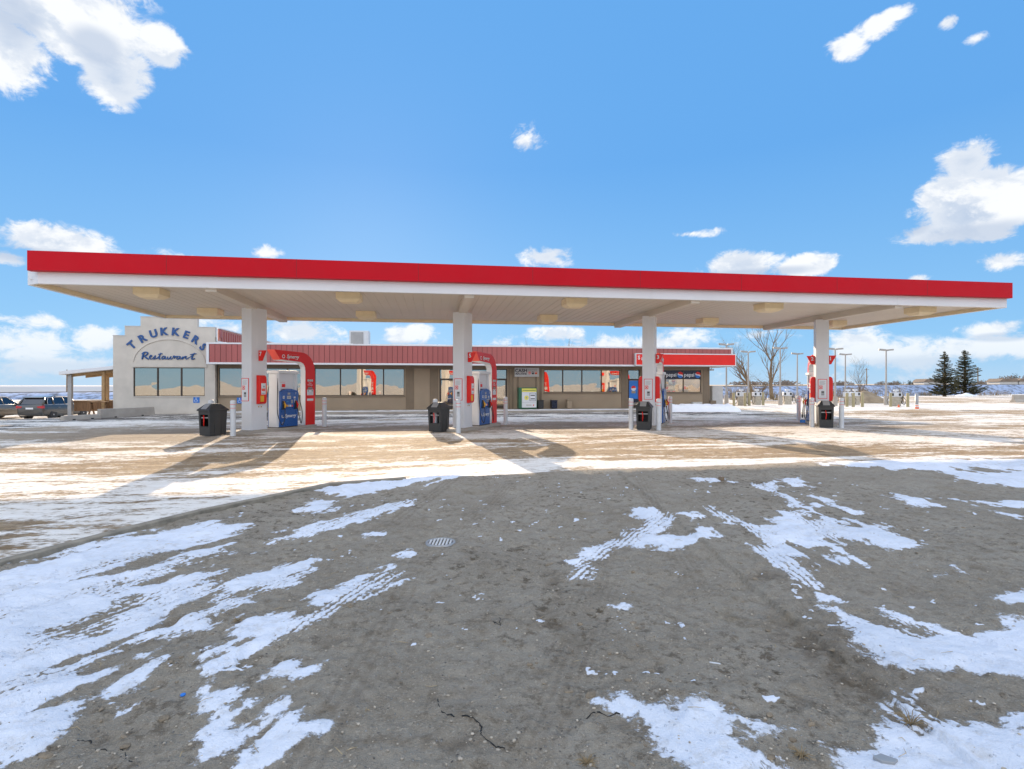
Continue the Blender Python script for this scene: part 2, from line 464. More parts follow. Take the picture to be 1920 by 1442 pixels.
SNOW = [
 [(-60, 1085), (0, 1072), (60, 1050), (200, 1012), (300, 992), (400, 975), (460, 982), (420, 1000), (340, 1026), (425, 1018), (430, 1035), (360, 1052), (330, 1060), (290, 1085), (400, 1062), (420, 1080), (410, 1098), (385, 1125), (340, 1140), (398, 1168), (300, 1188), (290, 1180), (205, 1200), (145, 1238), (215, 1222), (294, 1226), (268, 1256), (233, 1284), (215, 1264), (165, 1280), (118, 1312), (137, 1345), (78, 1400), (0, 1418), (-60, 1430)],
 [(372, 1120), (440, 1080), (575, 1050), (583, 1062), (530, 1100), (450, 1112), (455, 1128), (400, 1148), (360, 1140)],
 [(747, 1070), (735, 1058), (690, 1072), (620, 1105), (600, 1108), (578, 1125), (590, 1143), (520, 1158), (458, 1156), (442, 1182), (455, 1196), (385, 1225), (356, 1245), (368, 1268), (340, 1302), (402, 1332), (383, 1355), (380, 1382), (428, 1398), (460, 1427), (485, 1405), (522, 1409), (552, 1376), (604, 1357), (572, 1346), (577, 1325), (528, 1312), (508, 1345), (468, 1388), (442, 1350), (436, 1322), (482, 1305), (468, 1294), (418, 1284), (412, 1262), (455, 1233), (500, 1213), (565, 1178), (640, 1140), (700, 1112), (748, 1082)],
 [(503, 1270), (540, 1238), (568, 1240), (560, 1256), (520, 1273)],
 [(190, 1352), (215, 1320), (260, 1308), (240, 1326), (205, 1350)],
 [(1112, 1308), (1150, 1318), (1165, 1298), (1230, 1310), (1265, 1291), (1340, 1302), (1400, 1330), (1430, 1345), (1470, 1356), (1408, 1360), (1398, 1385), (1440, 1405), (1474, 1426), (1432, 1427), (1434, 1460), (1315, 1460), (1262, 1420), (1230, 1395), (1216, 1365), (1188, 1335), (1150, 1325)],
 [(1550, 1140), (1600, 1150), (1640, 1166), (1682, 1176), (1652, 1140), (1700, 1155), (1790, 1180), (1870, 1180), (1890, 1162), (1990, 1160), (1990, 1290), (1850, 1262), (1780, 1256), (1700, 1256), (1648, 1240), (1610, 1207), (1600, 1178)],
 [(1640, 1305), (1700, 1298), (1752, 1345), (1830, 1355), (1885, 1364), (1990, 1400), (1990, 1470), (1660, 1470), (1580, 1432), (1560, 1390), (1632, 1405), (1652, 1408), (1648, 1350)],
 [(1868, 1121), (1890, 1107), (1980, 1104), (1980, 1130), (1885, 1134)],
 [(1882, 1344), (1980, 1340), (1980, 1378), (1890, 1362)],
 [(1062, 1044), (1082, 1034), (1110, 1015), (1160, 1004), (1200, 985), (1190, 952), (1225, 950), (1256, 966), (1256, 978), (1235, 1000), (1280, 1000), (1320, 988), (1352, 1006), (1310, 1016), (1245, 1027), (1215, 1016), (1150, 1026), (1112, 1045), (1117, 1062), (1085, 1082), (1062, 1078), (1080, 1065)],
 [(1275, 962), (1310, 962), (1330, 970), (1300, 976)],
 [(1328, 953), (1362, 965), (1400, 988), (1432, 1000), (1442, 975), (1480, 960), (1488, 945), (1422, 908), (1442, 904), (1492, 940), (1502, 955), (1520, 975), (1582, 975), (1600, 988), (1650, 985), (1700, 1010), (1735, 1031), (1672, 1036), (1620, 1020), (1558, 1015), (1577, 1031), (1500, 1031), (1480, 1021), (1512, 1050), (1538, 1090), (1530, 1102), (1500, 1096), (1460, 1066), (1397, 1024), (1395, 1015), (1430, 1020), (1398, 1000), (1348, 986)],
 [(1548, 1046), (1562, 1037), (1600, 1050), (1592, 1062), (1570, 1058)],
 [(1664, 929), (1740, 934), (1762, 950), (1722, 951)],
 [(1752, 1068), (1788, 1065), (1802, 1075), (1772, 1081)],
 [(1795, 935), (1980, 940), (1980, 956), (1855, 948)],
 [(1810, 958), (1920, 966), (1980, 975), (1900, 972)],
 [(1500, 944), (1540, 943), (1545, 952), (1520, 953)],
 [(1455, 898), (1500, 898), (1520, 912), (1490, 912)],
 [(1520, 930), (1550, 935), (1625, 963), (1600, 965), (1560, 952)],
 [(1540, 870), (1640, 862), (1980, 861), (1980, 918), (1835, 906), (1782, 896), (1762, 886), (1600, 876)],
 [(1300, 897), (1352, 897), (1370, 902), (1310, 904)],
 [(498, 1012), (560, 985), (640, 965), (700, 945), (782, 934), (742, 952), (645, 985), (565, 1000)],
 [(560, 948), (600, 930), (640, 945), (590, 958)],
 [(570, 918), (650, 905), (800, 892), (912, 889), (785, 905), (655, 926)],
 [(1536, 1112), (1560, 1112), (1568, 1122), (1545, 1124)],
 [(1560, 1112), (1570, 1112), (1568, 1118)], [(1150, 1130), (1180, 1128), (1178, 1134)],
 [(755, 1028), (775, 1027), (790, 1034), (765, 1034)], [(682, 997), (705, 989), (712, 993), (690, 1000)],
]
HOLES = [
 [(175, 1078), (310, 1036), (330, 1046), (262, 1070), (185, 1084)],
 [(78, 1180), (252, 1124), (256, 1133), (140, 1180), (85, 1184)],
 [(133, 1234), (200, 1216), (292, 1220), (248, 1246), (150, 1250)],
 [(150, 1185), (190, 1172), (195, 1180), (165, 1190)],
 [(400, 1040), (440, 1026), (444, 1032), (410, 1046)],
 [(1705, 1172), (1745, 1172), (1748, 1182), (1715, 1184)],
 [(1788, 882), (1850, 876), (1905, 883), (1830, 889)],
 [(1380, 1350), (1400, 1350), (1398, 1368), (1375, 1365)],
]
sd = np.full(X.shape, -1.2)
for p in SNOW: sd = np.maximum(sd, poly_sd(gpoly(p)))
for p in HOLES: sd = np.minimum(sd, -poly_sd(gpoly(p)))
sn = sd + edge * .42 * scale_e + (fbm(X * 22, Y * 22, 3) - .5) * .10 * scale_e
def dirstreak(p0, p1, k, w=9.):
    a = GP(*p0); b = GP(*p1); L = math.hypot(b.x - a.x, b.y - a.y); tx, ty = (b.x - a.x) / L, (b.y - a.y) / L
    s = X * tx + Y * ty; q = -X * ty + Y * tx
    return (fbm(s * .8 + 3, q * w, 4, .6) - .5) * k
wl = np.clip((-X + .2 * Y - .2) / .6, 0, 1); wr = np.clip((X - .3 * Y) / .5, 0, 1) * np.clip((Y - 4) / 1.0, 0, 1)
sn = sn + wl * dirstreak((90, 1185), (420, 1075), .42) + wr * dirstreak((1330, 945), (1540, 1100), .6) + .01 * wl
sn = sn + (fbm(X * 40 + 9, Y * 40, 3) - .5) * .06 * scale_e
snow = np.clip(sn / .11 * .5 + .5, 0, 1)
# tyre treads pressed through the snow: line centre, direction, half width
def treads(p0, p1, hw, n=4, depth=.75):
    a = GP(*p0); b = GP(*p1)
    L = math.hypot(b.x - a.x, b.y - a.y); tx, ty = (b.x - a.x) / L, (b.y - a.y) / L
    s = (X - a.x) * tx + (Y - a.y) * ty; q = (X - a.x) * -ty + (Y - a.y) * tx
    m = (s > -.1) & (s < L + .1) & (np.abs(q) < hw)
    rib = .5 + .5 * np.cos(q / hw * PI * n + .3 * np.sin(s * 2))
    lug = .5 + .5 * np.cos(s / .075 * 2 * PI + np.where(q > 0, 1, -1) * q / hw * 5)
    g = np.where(rib > .55, 1, np.where(lug > .7, .4, 0)) * (.55 + .6 * vnoise(X * 3, Y * 3))
    return m * np.clip(g, 0, 1) * depth
tr = np.zeros(X.shape)
for a in [((740, 1068), (470, 1240), .11, 4), ((0, 1150), (330, 1062), .11, 4), ((60, 1215), (400, 1105), .11, 4), ((0, 1105), (300, 1030), .12, 4), ((0, 1290), (300, 1180), .10, 4), ((330, 1160), (570, 1070), .10, 4), ((90, 1185), (420, 1075), .12, 4), ((200, 1110), (430, 1030), .12, 4), ((1330, 945), (1540, 1100), .13, 4), ((1400, 895), (1560, 1010), .12, 4),
          ((1660, 1290), (1740, 1345), .16, 5), ((1060, 1080), (1250, 960), .12, 4), ((520, 1010), (760, 935), .13, 4), ((1500, 905), (1640, 965), .14, 4), ((1640, 1150), (1720, 1180), .14, 5)]:
    tr = np.maximum(tr, treads(*a))
tr2 = np.zeros(X.shape)
for a in [((760, 1100), (560, 1442), .10, 3), ((960, 900), (780, 1060), .12, 4), ((1050, 1250), (1140, 1010), .12, 4), ((1480, 1080), (1760, 1400), .14, 4), ((1010, 1400), (1130, 1100), .11, 4), ((860, 890), (700, 1000), .12, 3), ((1300, 1080), (1200, 900), .12, 4)]:
    tr2 = np.maximum(tr2, treads(*a) * .5)
for (px, py, rx, ry, k) in [(1035, 1160, 26, 22, 1.0), (1040, 1085, 18, 40, .5), (765, 1038, 22, 8, .5), (1440, 1078, 34, 10, .9), (1520, 1200, 60, 60, .7), (1600, 1270, 50, 40, .6), (1200, 1350, 50, 20, .5), (1500, 1300, 60, 14, .5), (860, 1380, 60, 12, .5), (1060, 1330, 50, 12, .5), (690, 995, 30, 6, .5), (620, 1195, 40, 12, .4), (1400, 905, 90, 5, .6), (1130, 1040, 26, 12, .5), (1700, 1110, 80, 20, .4)]:
    g = GP(px, py); a = GP(px, py + ry).y; b = GP(px, py - ry).y; rv = (b - a) / 2; ru = rx / 1000 * g.y
    d = np.exp(-((X - g.x) / ru) ** 2 - ((Y - g.y) / rv) ** 2)
    tr2 = np.maximum(tr2, k * d * np.clip((fbm(X * 14, Y * 14, 5, .7) - .36) * 5, 0, 1) * 1.6)
snow = np.clip(snow * (1 - tr * .8), 0, 1)
specks = (fbm(X * 9 + 3, Y * 9, 4, .6) > .76) * .9 * (Y < 10) * (fbm(X * 1.3, Y * 1.3, 2) > .52)
snow = np.maximum(snow, specks)
# mid lot: everything beyond the curb line; cover driven along the traffic direction
curb_px = [(-260, 1130), (-100, 1088), (0, 1058), (130, 1024), (250, 992), (380, 960), (500, 935), (620, 908), (760, 896), (1000, 886), (1120, 881), (1400, 872), (1560, 866), (1920, 858), (2300, 855)]
cu = [GP(*p) for p in curb_px]
cxs = np.array([p.x for p in cu]); cys = np.array([p.y for p in cu])
cy = np.interp(X, cxs, cys)
mid = np.clip((Y - cy) / .25 + .5, 0, 1)
st = fbm(U * .26 + 5 + fbm(U * .5, V * .5, 3) * .6, V * .95 + fbm(U * .3, V * .3 + 7, 3) * 1.6, 6, .68)                    # long streaks
st2 = fbm(U * .45 + 50, V * 3.2, 4, .6)
cover = .50 + (st - .5) * 2.3 + (st2 - .5) * 1.2
def bump(u, v, u0, v0, ru, rv, k):
    return k * np.exp(-((u - u0) / ru) ** 2 - ((v - v0) / rv) ** 2)
PXf = np.where(Y > 1, 960 + X / np.maximum(Y, 1) * 1000, 0); PYf = 722.6 + EYE * 1000 / np.maximum(Y, 1)
def band(px0, py0, rx, ry, k):                           # a broad patch of more (or less) snow centred on a ground point
    g = GP(px0, py0); g2 = GP(px0, py0 + ry); g3 = GP(px0, py0 - ry)
    rv = abs(g3.y - g2.y) / 2; ru = rx / 1000 * g.y
    u0 = g.x * cos(ALPHA) + g.y * sin(ALPHA); v0 = -g.x * sin(ALPHA) + g.y * cos(ALPHA)
    return bump(U, V, u0, v0, ru, rv, k)
cover = cover + band(400, 920, 460, 26, .42) + band(850, 872, 420, 14, .38) + band(250, 850, 300, 9, .22) + band(1300, 868, 500, 7, .5) + band(1750, 880, 200, 20, .4)
cover = cover + band(140, 1000, 330, 34, .18) + .28 * np.clip((-X - 2) / 2, 0, 1) * np.clip((9 - V) / 2, 0, 1) - band(20, 970, 90, 12, .4) + band(950, 815, 90, 14, .45) + band(1400, 812, 260, 12, .40) + band(1750, 820, 250, 12, .30)
cover = cover - band(150, 868, 220, 8, .3) - band(620, 842, 330, 12, .5) - band(1250, 842, 260, 14, .5) - band(1500, 850, 330, 9, .4)
# the paved strip before the shop
cover = cover + band(250, 792, 240, 7, .30) + band(720, 789, 170, 5, .45) + band(1050, 784, 150, 4, .5) + band(1330, 782, 120, 6, .55) - band(150, 815, 260, 9, .7) - band(700, 806, 200, 8, .4) - band(1050, 799, 150, 5, .5)
farr = np.clip((U - 17) / 5, 0, 1) * np.clip((V - 27) / 4, 0, 1)
cover = cover + .34 * farr
cover = cover - bump(U, V, 45, 47, 40, 4.5, .62) - bump(U, V, 60, 62, 60, 6, .5) - bump(U, V, 30, 29, 14, 1.6, .5) + bump(U, V, 40, 37, 30, 4, .35)
cover = cover + .2 * np.clip((V - 42) / 4, 0, 1)
g0 = np.clip((cover - .5) / .9 + .5, 0, .92)
edgeband = np.exp(-((Y - cy - .42) / .34) ** 2) * (X < -.4) * 1.0
g0 = np.clip(np.maximum(g0, edgeband), 0, 1)
snow_mid = g0 * .96
slab = np.clip((V - (16.85 + .035 * U)) / .05 + .5, 0, 1) * np.clip((26.4 - V) / .1, 0, 1) * np.clip((U + 15.5) / .2, 0, 1) * np.clip((23 - U) / .2, 0, 1)
asph = np.clip((V - 26.4) / .3, 0, 1) * (V < 33.5) * np.clip((20 - U) / 2, 0, 1)
asph = np.maximum(asph, np.clip((-15.5 - U) / .4, 0, 1) * np.clip((V - 15.4) / .4, 0, 1) * np.clip((31 - V) / .4, 0, 1))
snow_f = snow * (1 - mid) + snow_mid * mid
snow_f = np.where(Y < -6, .55, snow_f)
mid = np.where(Y < -6, 1.0, mid)
streaky = mid
# height
H = (near - .5) * .075 * (1 - mid) + (fbm(X * .5, Y * .5, 3) - .5) * .06 * (Y < 25) * (1 - mid)
H = H + (fbm(X * 13, Y * 13, 5, .7) - .5) * .040 * np.clip(6 / np.maximum(Y, 1), 0, 1) * (1 - mid) * (1 - .75 * snow)
H = H + snow * (1 - mid) * (.012 + .012 * np.clip(sd / .3, 0, 1)) - tr2 * .010 * (1 - mid) - tr * .006
H = H + np.clip(snow_f - .3, 0, 1) * mid * .012
low = mid * np.clip((-X + 1) / 4, 0, 1) * np.clip((17 - Y) / 5, 0, 1) * (Y > 0)
H = H - .15 * low
# foot prints in the big patches
frng = random.Random(5)
for (px, py, n) in [(60, 1050, 7), (250, 1110, 6), (30, 1250, 6), (100, 1390, 5), (1780, 1240, 7), (1850, 1400, 6), (1300, 1370, 3), (420, 1290, 3), (1500, 1000, 4), (330, 1180, 4)]:
    g = GP(px, py)
    for k in range(n):
        fx = g.x + frng.uniform(-.5, .5); fy = g.y + frng.uniform(-.35, .35); a = frng.uniform(-.5, .5)
        ex = (X - fx) * cos(a) + (Y - fy) * sin(a); ey = -(X - fx) * sin(a) + (Y - fy) * cos(a)
        d = np.hypot(ex / .05, ey / .13)
        H -= np.exp(-d ** 4) * .018 * (snow > .3); H += np.exp(-((d - 1.35) / .25) ** 2) * .006 * (snow > .3)
        snow_f = snow_f * (1 - .35 * np.exp(-d ** 4) * vnoise(X * 30, Y * 30))
H = H - .80 * np.clip((-X - 21) / 9, 0, 1) ** 1.2 * np.clip((Y - 25) / 10, 0, 1)
# the ledge of the lot: the gravel side lies a little lower along the concrete lip
fore = (1 - mid) * np.clip((cy - Y) / .5, 0, 1)
H = H - .03 * fore * (X < 2) 
# the flat land beyond the bank lies lower on the left
me = bpy.data.meshes.new('ground')
verts = np.stack([X.ravel(), Y.ravel(), H.ravel()], 1)
idx = np.arange(nx * ny).reshape(ny, nx)
quads = np.stack([idx[:-1, :-1].ravel(), idx[:-1, 1:].ravel(), idx[1:, 1:].ravel(), idx[1:, :-1].ravel()], 1)
me.vertices.add(len(verts)); me.vertices.foreach_set('co', verts.ravel())
me.loops.add(quads.size); me.loops.foreach_set('vertex_index', quads.ravel().astype(np.int32))
me.polygons.add(len(quads)); me.polygons.foreach_set('loop_start', (np.arange(len(quads)) * 4).astype(np.int32))
me.polygons.foreach_set('loop_total', np.full(len(quads), 4, np.int32))
me.update(calc_edges=True)
me.polygons.foreach_set('use_smooth', np.ones(len(quads), bool))
for nm, arr in (('snow', snow_f), ('mid', mid), ('slab', slab), ('asph', asph), ('tread', np.clip(tr2 * (1 - mid), 0, 1))):
    at = me.attributes.new(nm, 'FLOAT', 'POINT'); at.data.foreach_set('value', arr.ravel().astype(np.float32))
ground = bpy.data.objects.new('ground', me); C.objects.link(ground)
tag(ground, 'gravel and paved lot with patches of packed snow and tyre marks', 'ground', kind='structure')

gm = bpy.data.materials.new('ground'); gm.use_nodes = True
N = NT(gm.node_tree); B = gm.node_tree.nodes['Principled BSDF']
def at(nm):
    nd = N.n('ShaderNodeAttribute'); nd.attribute_name = nm; return nd.outputs['Fac']
geo = N.n('ShaderNodeNewGeometry').outputs['Position']
rot = N.n('ShaderNodeVectorRotate'); rot.rotation_type = 'Z_AXIS'; N.link(geo, rot.inputs['Vector']); rot.inputs['Angle'].default_value = -ALPHA
uv = rot.outputs[0]
a_snow, a_mid, a_slab, a_asph, a_tr = [at(k) for k in ('snow', 'mid', 'slab', 'asph', 'tread')]
n1 = N.noise(geo, 1.1, 6, .6); n2 = N.noise(geo, 14, 6, .65); n3 = N.noise(geo, 70, 4, .7)
nb = N.noise(geo, .35, 3)
peb = N.n('ShaderNodeTexVoronoi'); peb.inputs['Scale'].default_value = 45; N.link(geo, peb.inputs['Vector'])
pebd = peb.outputs['Distance']; pebc = peb.outputs['Color']
grav = N.mix(N.ramp(n1, .3, .7), (.31, .266, .205), (.43, .38, .305))
grav = N.mix(N.ramp(n2, .46, .66, 0, .65), grav, (.25, .205, .15))
grav = N.mix(N.ramp(n3, .54, .70, 0, .65), grav, (.60, .53, .44))
grav = N.mix(N.ramp(N.noise(geo, 110, 3, .7), .60, .70, 0, .6), grav, (.10, .08, .06))
grav = N.mix(N.ramp(N.noise(geo, 4.5, 5, .7), .56, .70, 0, .55), grav, (.17, .125, .075))
sepc = N.n('ShaderNodeSeparateColor'); N.link(pebc, sepc.inputs[0])
stone = N.m('MULTIPLY', N.ramp(pebd, .30, .18, 0, 1), N.ramp(sepc.outputs[0], .80, .86, 0, 1))
grav = N.mix(stone, grav, N.mix(sepc.outputs[1], (.16, .14, .12), (.55, .52, .48)))
grav = N.mix(N.m('MULTIPLY', a_tr, .62), grav, (.135, .10, .065))
dirt = N.ramp(N.noise(geo, .8, 4, .6), .60, .72, 0, .5)
grav = N.mix(N.ramp(N.noise(geo, 2.3, 5, .65), .52, .68, 0, .6), grav, (.40, .36, .30))
grav = N.mix(N.m('MULTIPLY', N.ramp(N.noise(geo, 7.0, 6, .75), .54, .62), N.ramp(nb, .42, .60)), grav, (.135, .105, .07))
grav = N.mix(dirt, grav, (.23, .18, .105))
# dusty tan of the driven lot
su = N.v('MULTIPLY', uv, (.45, 2.0, 1)); s1 = N.noise(su, 1.0, 8, .68, .5)
su2 = N.v('MULTIPLY', uv, (1.8, 7.0, 1)); s2 = N.noise(su2, 1.0, 6, .7, .3)
tan = N.mix(N.ramp(s1, .32, .66), (.28, .185, .095), (.52, .375, .225))
tan = N.mix(N.ramp(s2, .4, .7, 0, .6), tan, (.52, .43, .32))
tan = N.mix(N.ramp(n2, .48, .68, 0, .6), tan, (.20, .155, .105))
tan = N.mix(N.ramp(N.noise(N.v('MULTIPLY', uv, (3, 7, 1)), 1.0, 8, .75), .48, .62, 0, .7), tan, (.17, .115, .065))
tan = N.mix(N.ramp(N.noise(N.v('MULTIPLY', uv, (12, 22, 1)), 1.0, 5, .75), .52, .64, 0, .5), tan, (.16, .115, .075))
slabc = N.mix(N.ramp(n1, .3, .7), (.36, .29, .215), (.47, .385, .29))
slabc = N.mix(N.ramp(s1, .5, .7, 0, .5), slabc, (.30, .25, .20))
br = N.n('ShaderNodeTexBrick'); br.offset = 0; N.link(uv, br.inputs['Vector'])
br.inputs['Scale'].default_value = 1; br.inputs['Brick Width'].default_value = 4.2; br.inputs['Row Height'].default_value = 4.6; br.inputs['Mortar Size'].default_value = .022
slabc = N.mix(N.m('MULTIPLY', br.outputs['Fac'], .55), slabc, (.14, .12, .10))
asp = N.mix(N.ramp(s1, .35, .65), (.085, .078, .072), (.20, .175, .15))
midc = N.mix(a_slab, tan, slabc); midc = N.mix(a_asph, midc, asp)
base = N.mix(a_mid, grav, midc)
# snow cover sharpened with fine noise
fine_near = N.m('MULTIPLY', N.m('SUBTRACT', N.noise(geo, 30, 7, .70), .5), 1.15)
s3 = N.noise(N.v('MULTIPLY', uv, (2.2, 5.5, 1)), 1.0, 8, .72, .4); s4 = N.noise(N.v('MULTIPLY', uv, (9, 16, 1)), 1.0, 5, .7)
fine_mid = N.m('MULTIPLY', N.m('SUBTRACT', N.m('ADD', N.m('MULTIPLY_ADD', s1, .45, N.m('MULTIPLY', s2, .35)), N.m('MULTIPLY_ADD', s3, 1.05, N.m('MULTIPLY', s4, .95))), 1.40), 2.1)
fac_n = N.ramp(N.m('ADD', a_snow, fine_near), .42, .60, 0, 1, True)
fac_m = N.ramp(N.m('ADD', a_snow, fine_mid), .28, .84, 0, .95, True)
fm = N.n('ShaderNodeMix', data_type='FLOAT'); N.link(a_mid, fm.inputs[0]); N.link(fac_n, fm.inputs[2]); N.link(fac_m, fm.inputs[3])
sfac = fm.outputs[0]
snowc = N.mix(N.ramp(n1, .3, .75), (.60, .645, .72), (.80, .83, .90))
snowm = N.mix(N.ramp(s2, .3, .7), (.72, .67, .60), (.86, .83, .78))
snowc = N.mix(N.ramp(n3, .62, .72, 0, .35), snowc, (.45, .42, .38))
snowc = N.mix(N.m('MULTIPLY', N.ramp(N.noise(geo, 9, 6, .75), .50, .66), N.ramp(nb, .40, .60, .15, .6)), snowc, (.46, .42, .36))
N.link(N.mix(sfac, base, N.mix(a_mid, snowc, snowm)), B.inputs['Base Color'])
B.inputs['Roughness'].default_value = .85
B.inputs['Specular IOR Level'].default_value = .25
bp = N.n('ShaderNodeBump'); bp.inputs['Strength'].default_value = 1.0; bp.inputs['Distance'].default_value = .055
hgt = N.m('ADD', N.m('MULTIPLY', n2, .9), N.m('MULTIPLY', n3, .5))
hgt = N.m('MULTIPLY_ADD', stone, .4, hgt)
hgt = N.m('MULTIPLY', hgt, N.m('SUBTRACT', 1.0, N.m('MULTIPLY', sfac, .72)))
hgt = N.m('MULTIPLY_ADD', sfac, .55, hgt)
N.link(hgt, bp.inputs['Height']); N.link(bp.outputs[0], B.inputs['Normal'])
me.materials.append(gm)

# curb: the low concrete lip that edges the lot on the near left
mb = MB()
pts = []
for p in curb_px[:9]:
    pts.append(GP(*p))
fine_pts = []
for i in range(len(pts) - 1):
    for k in range(8): fine_pts.append(pts[i].lerp(pts[i + 1], k / 8))
fine_pts.append(pts[-1])
n = len(fine_pts); vs = []; fs = []
for i, p in enumerate(fine_pts):
    t = (fine_pts[min(i + 1, n - 1)] - fine_pts[max(i - 1, 0)]).normalized(); q = Vector((t.y, -t.x, 0))
    f = min(1, (n - 1 - i) / 16); h = .008 + .026 * f
    for (o, z) in ((.06, -.06), (.05, h - .008), (.04, h), (-.06, h), (-.08, h - .015), (-.11, -.30)):
        vs.append(p + q * o + Vector((0, 0, z)))
for i in range(n - 1):
    for k in range(5): fs.append((i * 6 + k, i * 6 + k + 1, (i + 1) * 6 + k + 1, (i + 1) * 6 + k))
mb.add(vs, fs); o = mb.build('curb_lip', mat('curb_concrete', (.27, .235, .18), .9, var=.4, scale=5, bump=.6))
tag(o, 'low concrete curb lip curving along the left edge of the gravel', 'curb', kind='structure')

# loose stones on the gravel, too many to count
mb = MB()
srng = random.Random(3)
ico = bmesh.new(); bmesh.ops.create_icosphere(ico, subdivisions=1, radius=1)
iv = [v.co.copy() for v in ico.verts]; ifc = [[v.index for v in f.verts] for f in ico.faces]; ico.free()
def hz(x, y):
    i = np.searchsorted(ys, y); j = np.searchsorted(xs, x)
    return float(H[min(i, ny - 1), min(j, nx - 1)])
for k in range(6500):
    yv = 1.9 + 9 * srng.random() ** 1.9; xv = srng.uniform(-1.05, 1.05) * yv
    if float(np.interp(xv, cxs, cys)) < yv + .3: continue
    i = min(np.searchsorted(ys, yv), ny - 1); j = min(np.searchsorted(xs, xv), nx - 1)
    if snow_f[i, j] > .5 and srng.random() < .9: continue
    r = .0026 + .008 * srng.random() ** 3.6 + yv * .0003
    m_ = T((xv, yv, hz(xv, yv) + r * .15)) @ RZ(srng.uniform(0, 6)) @ Matrix.Diagonal((r * srng.uniform(.7, 1.4), r * srng.uniform(.6, 1.2), r * srng.uniform(.4, .8), 1))
    mb.add(iv, ifc, m_)
sm = mat('pebble', (.44, .38, .30), .85, var=.65, scale=14)
tag(mb.build('gravel_stones', sm), 'loose small stones scattered over the grey gravel', 'gravel', kind='stuff')
# dry straws and bits of dead grass lying about
mb = MB()
for k in range(150):
    yv = 2.0 + 7 * srng.random() ** 1.6; xv = srng.uniform(-1, 1) * yv
    if float(np.interp(xv, cxs, cys)) < yv + .3: continue
    a = srng.uniform(0, 6.28); L = srng.uniform(.02, .09); z = hz(xv, yv) + .004
    p0 = Vector((xv, yv, z)); d = Vector((cos(a), sin(a), 0)) * L; w = Vector((-sin(a), cos(a), 0)) * L * srng.uniform(-.3, .3)
    mb.tube([p0, p0 + d * .5 + w + Vector((0, 0, .006)), p0 + d], [.0015, .0018, .0008], 4)
tag(mb.build('dry_straw', mat('straw', (.50, .38, .22), .8, var=.4, scale=30)), 'bits of dry straw lying on the gravel', 'straw', kind='stuff')
# frost cracks in the hard gravel
CR = [[(145, 1375), (170, 1373), (172, 1385), (180, 1391), (205, 1391)], [(225, 1390), (234, 1395), (238, 1410), (250, 1413)], [(822, 1297), (822, 1312), (830, 1325), (845, 1330), (853, 1337)], [(867, 1333), (892, 1340), (903, 1350), (901, 1368), (930, 1385), (950, 1394)], [(924, 1160), (938, 1168), (938, 1148)], [(1075, 1343), (1100, 1340), (1112, 1330), (1140, 1336), (1168, 1331)], [(975, 1442), (1000, 1425)]]
mb = MB()
for c_ in CR:
    P_ = []
    for a, b in zip(c_[:-1], c_[1:]):
        for k in range(5):
            f = k / 5; g = GP(a[0] + (b[0] - a[0]) * f + srng.uniform(-1.5, 1.5), a[1] + (b[1] - a[1]) * f + srng.uniform(-1.2, 1.2)); P_.append((g.x, g.y, hz(g.x, g.y) + .0015))
    mb.tube(P_, [.0035 * srng.uniform(.4, 1.3) for _ in P_], 4)
tag(mb.build('frost_cracks', MT['black']), 'thin dark frost cracks in the hard gravel', 'cracks', kind='structure')
# clods of frozen mud
mb = MB()
for k in range(900):
    yv = 1.9 + 8 * srng.random() ** 1.7; xv = srng.uniform(-1.05, 1.05) * yv
    if float(np.interp(xv, cxs, cys)) < yv + .3: continue
    i = min(np.searchsorted(ys, yv), ny - 1); j = min(np.searchsorted(xs, xv), nx - 1)
    if snow_f[i, j] > .4 or vnoise(np.array(xv * 1.5), np.array(yv * 1.5)) < .5: continue
    r = .008 + .022 * srng.random() ** 2.5
    m_ = T((xv, yv, hz(xv, yv))) @ RZ(srng.uniform(0, 6)) @ Matrix.Diagonal((r * srng.uniform(.8, 1.8), r * srng.uniform(.6, 1.2), r * srng.uniform(.25, .5), 1))
    mb.add(iv, ifc, m_)
tag(mb.build('mud_clods', mat('mud_clod', (.26, .205, .14), .95, var=.4, scale=20, bump=.6, bscale=90)), 'flat clods of frozen mud on the gravel', 'mud', kind='stuff')
# dead weed tufts, each a thing
def weed(px, py, s, label):
    g = GP(px, py); m_ = MB(); rr = random.Random(px)
    for k in range(34):
        a = rr.uniform(0, 6.28); L = s * rr.uniform(.5, 1.1); e = rr.uniform(.1, .9)
        p1 = Vector((cos(a) * L * .5, sin(a) * L * .5, L * e * .6)); p2 = Vector((cos(a) * L, sin(a) * L, L * e * .5))
        m_.tube([(0, 0, 0), p1, p2], [.002, .0016, .0006], 4)
    return tag(m_.build('dead_weed', MT['weed'], loc=(g.x, g.y, hz(g.x, g.y))), label, 'weed', 'dead weeds in the gravel')
MT['weed'] = mat('weed', (.30, .22, .12), .9, var=.4, scale=40)
weed(1708, 1352, .10, 'dead weed poking through the snow patch at the lower right')
weed(1503, 1402, .06, 'small dead weed tuft on bare gravel between two snow patches at lower right')
weed(446, 1165, .05, 'dead weed tuft at the edge of the tyre marked snow left of centre')
weed(1100, 1412, .06, 'thin dead stalks on the gravel at the bottom middle')
# storm drain
g = GP(826, 1010); t = thing('drain_grate', 'round snow filled drain grate in the gravel', 'drain', (g.x, g.y, hz(g.x, g.y) + .012))
m1 = MB(); m1.lathe([(.16, -.03), (.16, .004), (.135, .006), (.13, -.03)], 28); m1.build('rim', MT['gray'], t)
m2 = MB()
for k in range(-3, 4):
    w = math.sqrt(.13 ** 2 - (k * .036) ** 2); m2.box(k * .036 - .010, k * .036 + .010, -w, w, -.01, .004)
m2.build('bars', MT['lightgray'], t)
m3 = MB(); m3.lathe([(.13, -.015), (.0, -.015)], 28); m3.build('pit', MT['black'], t)
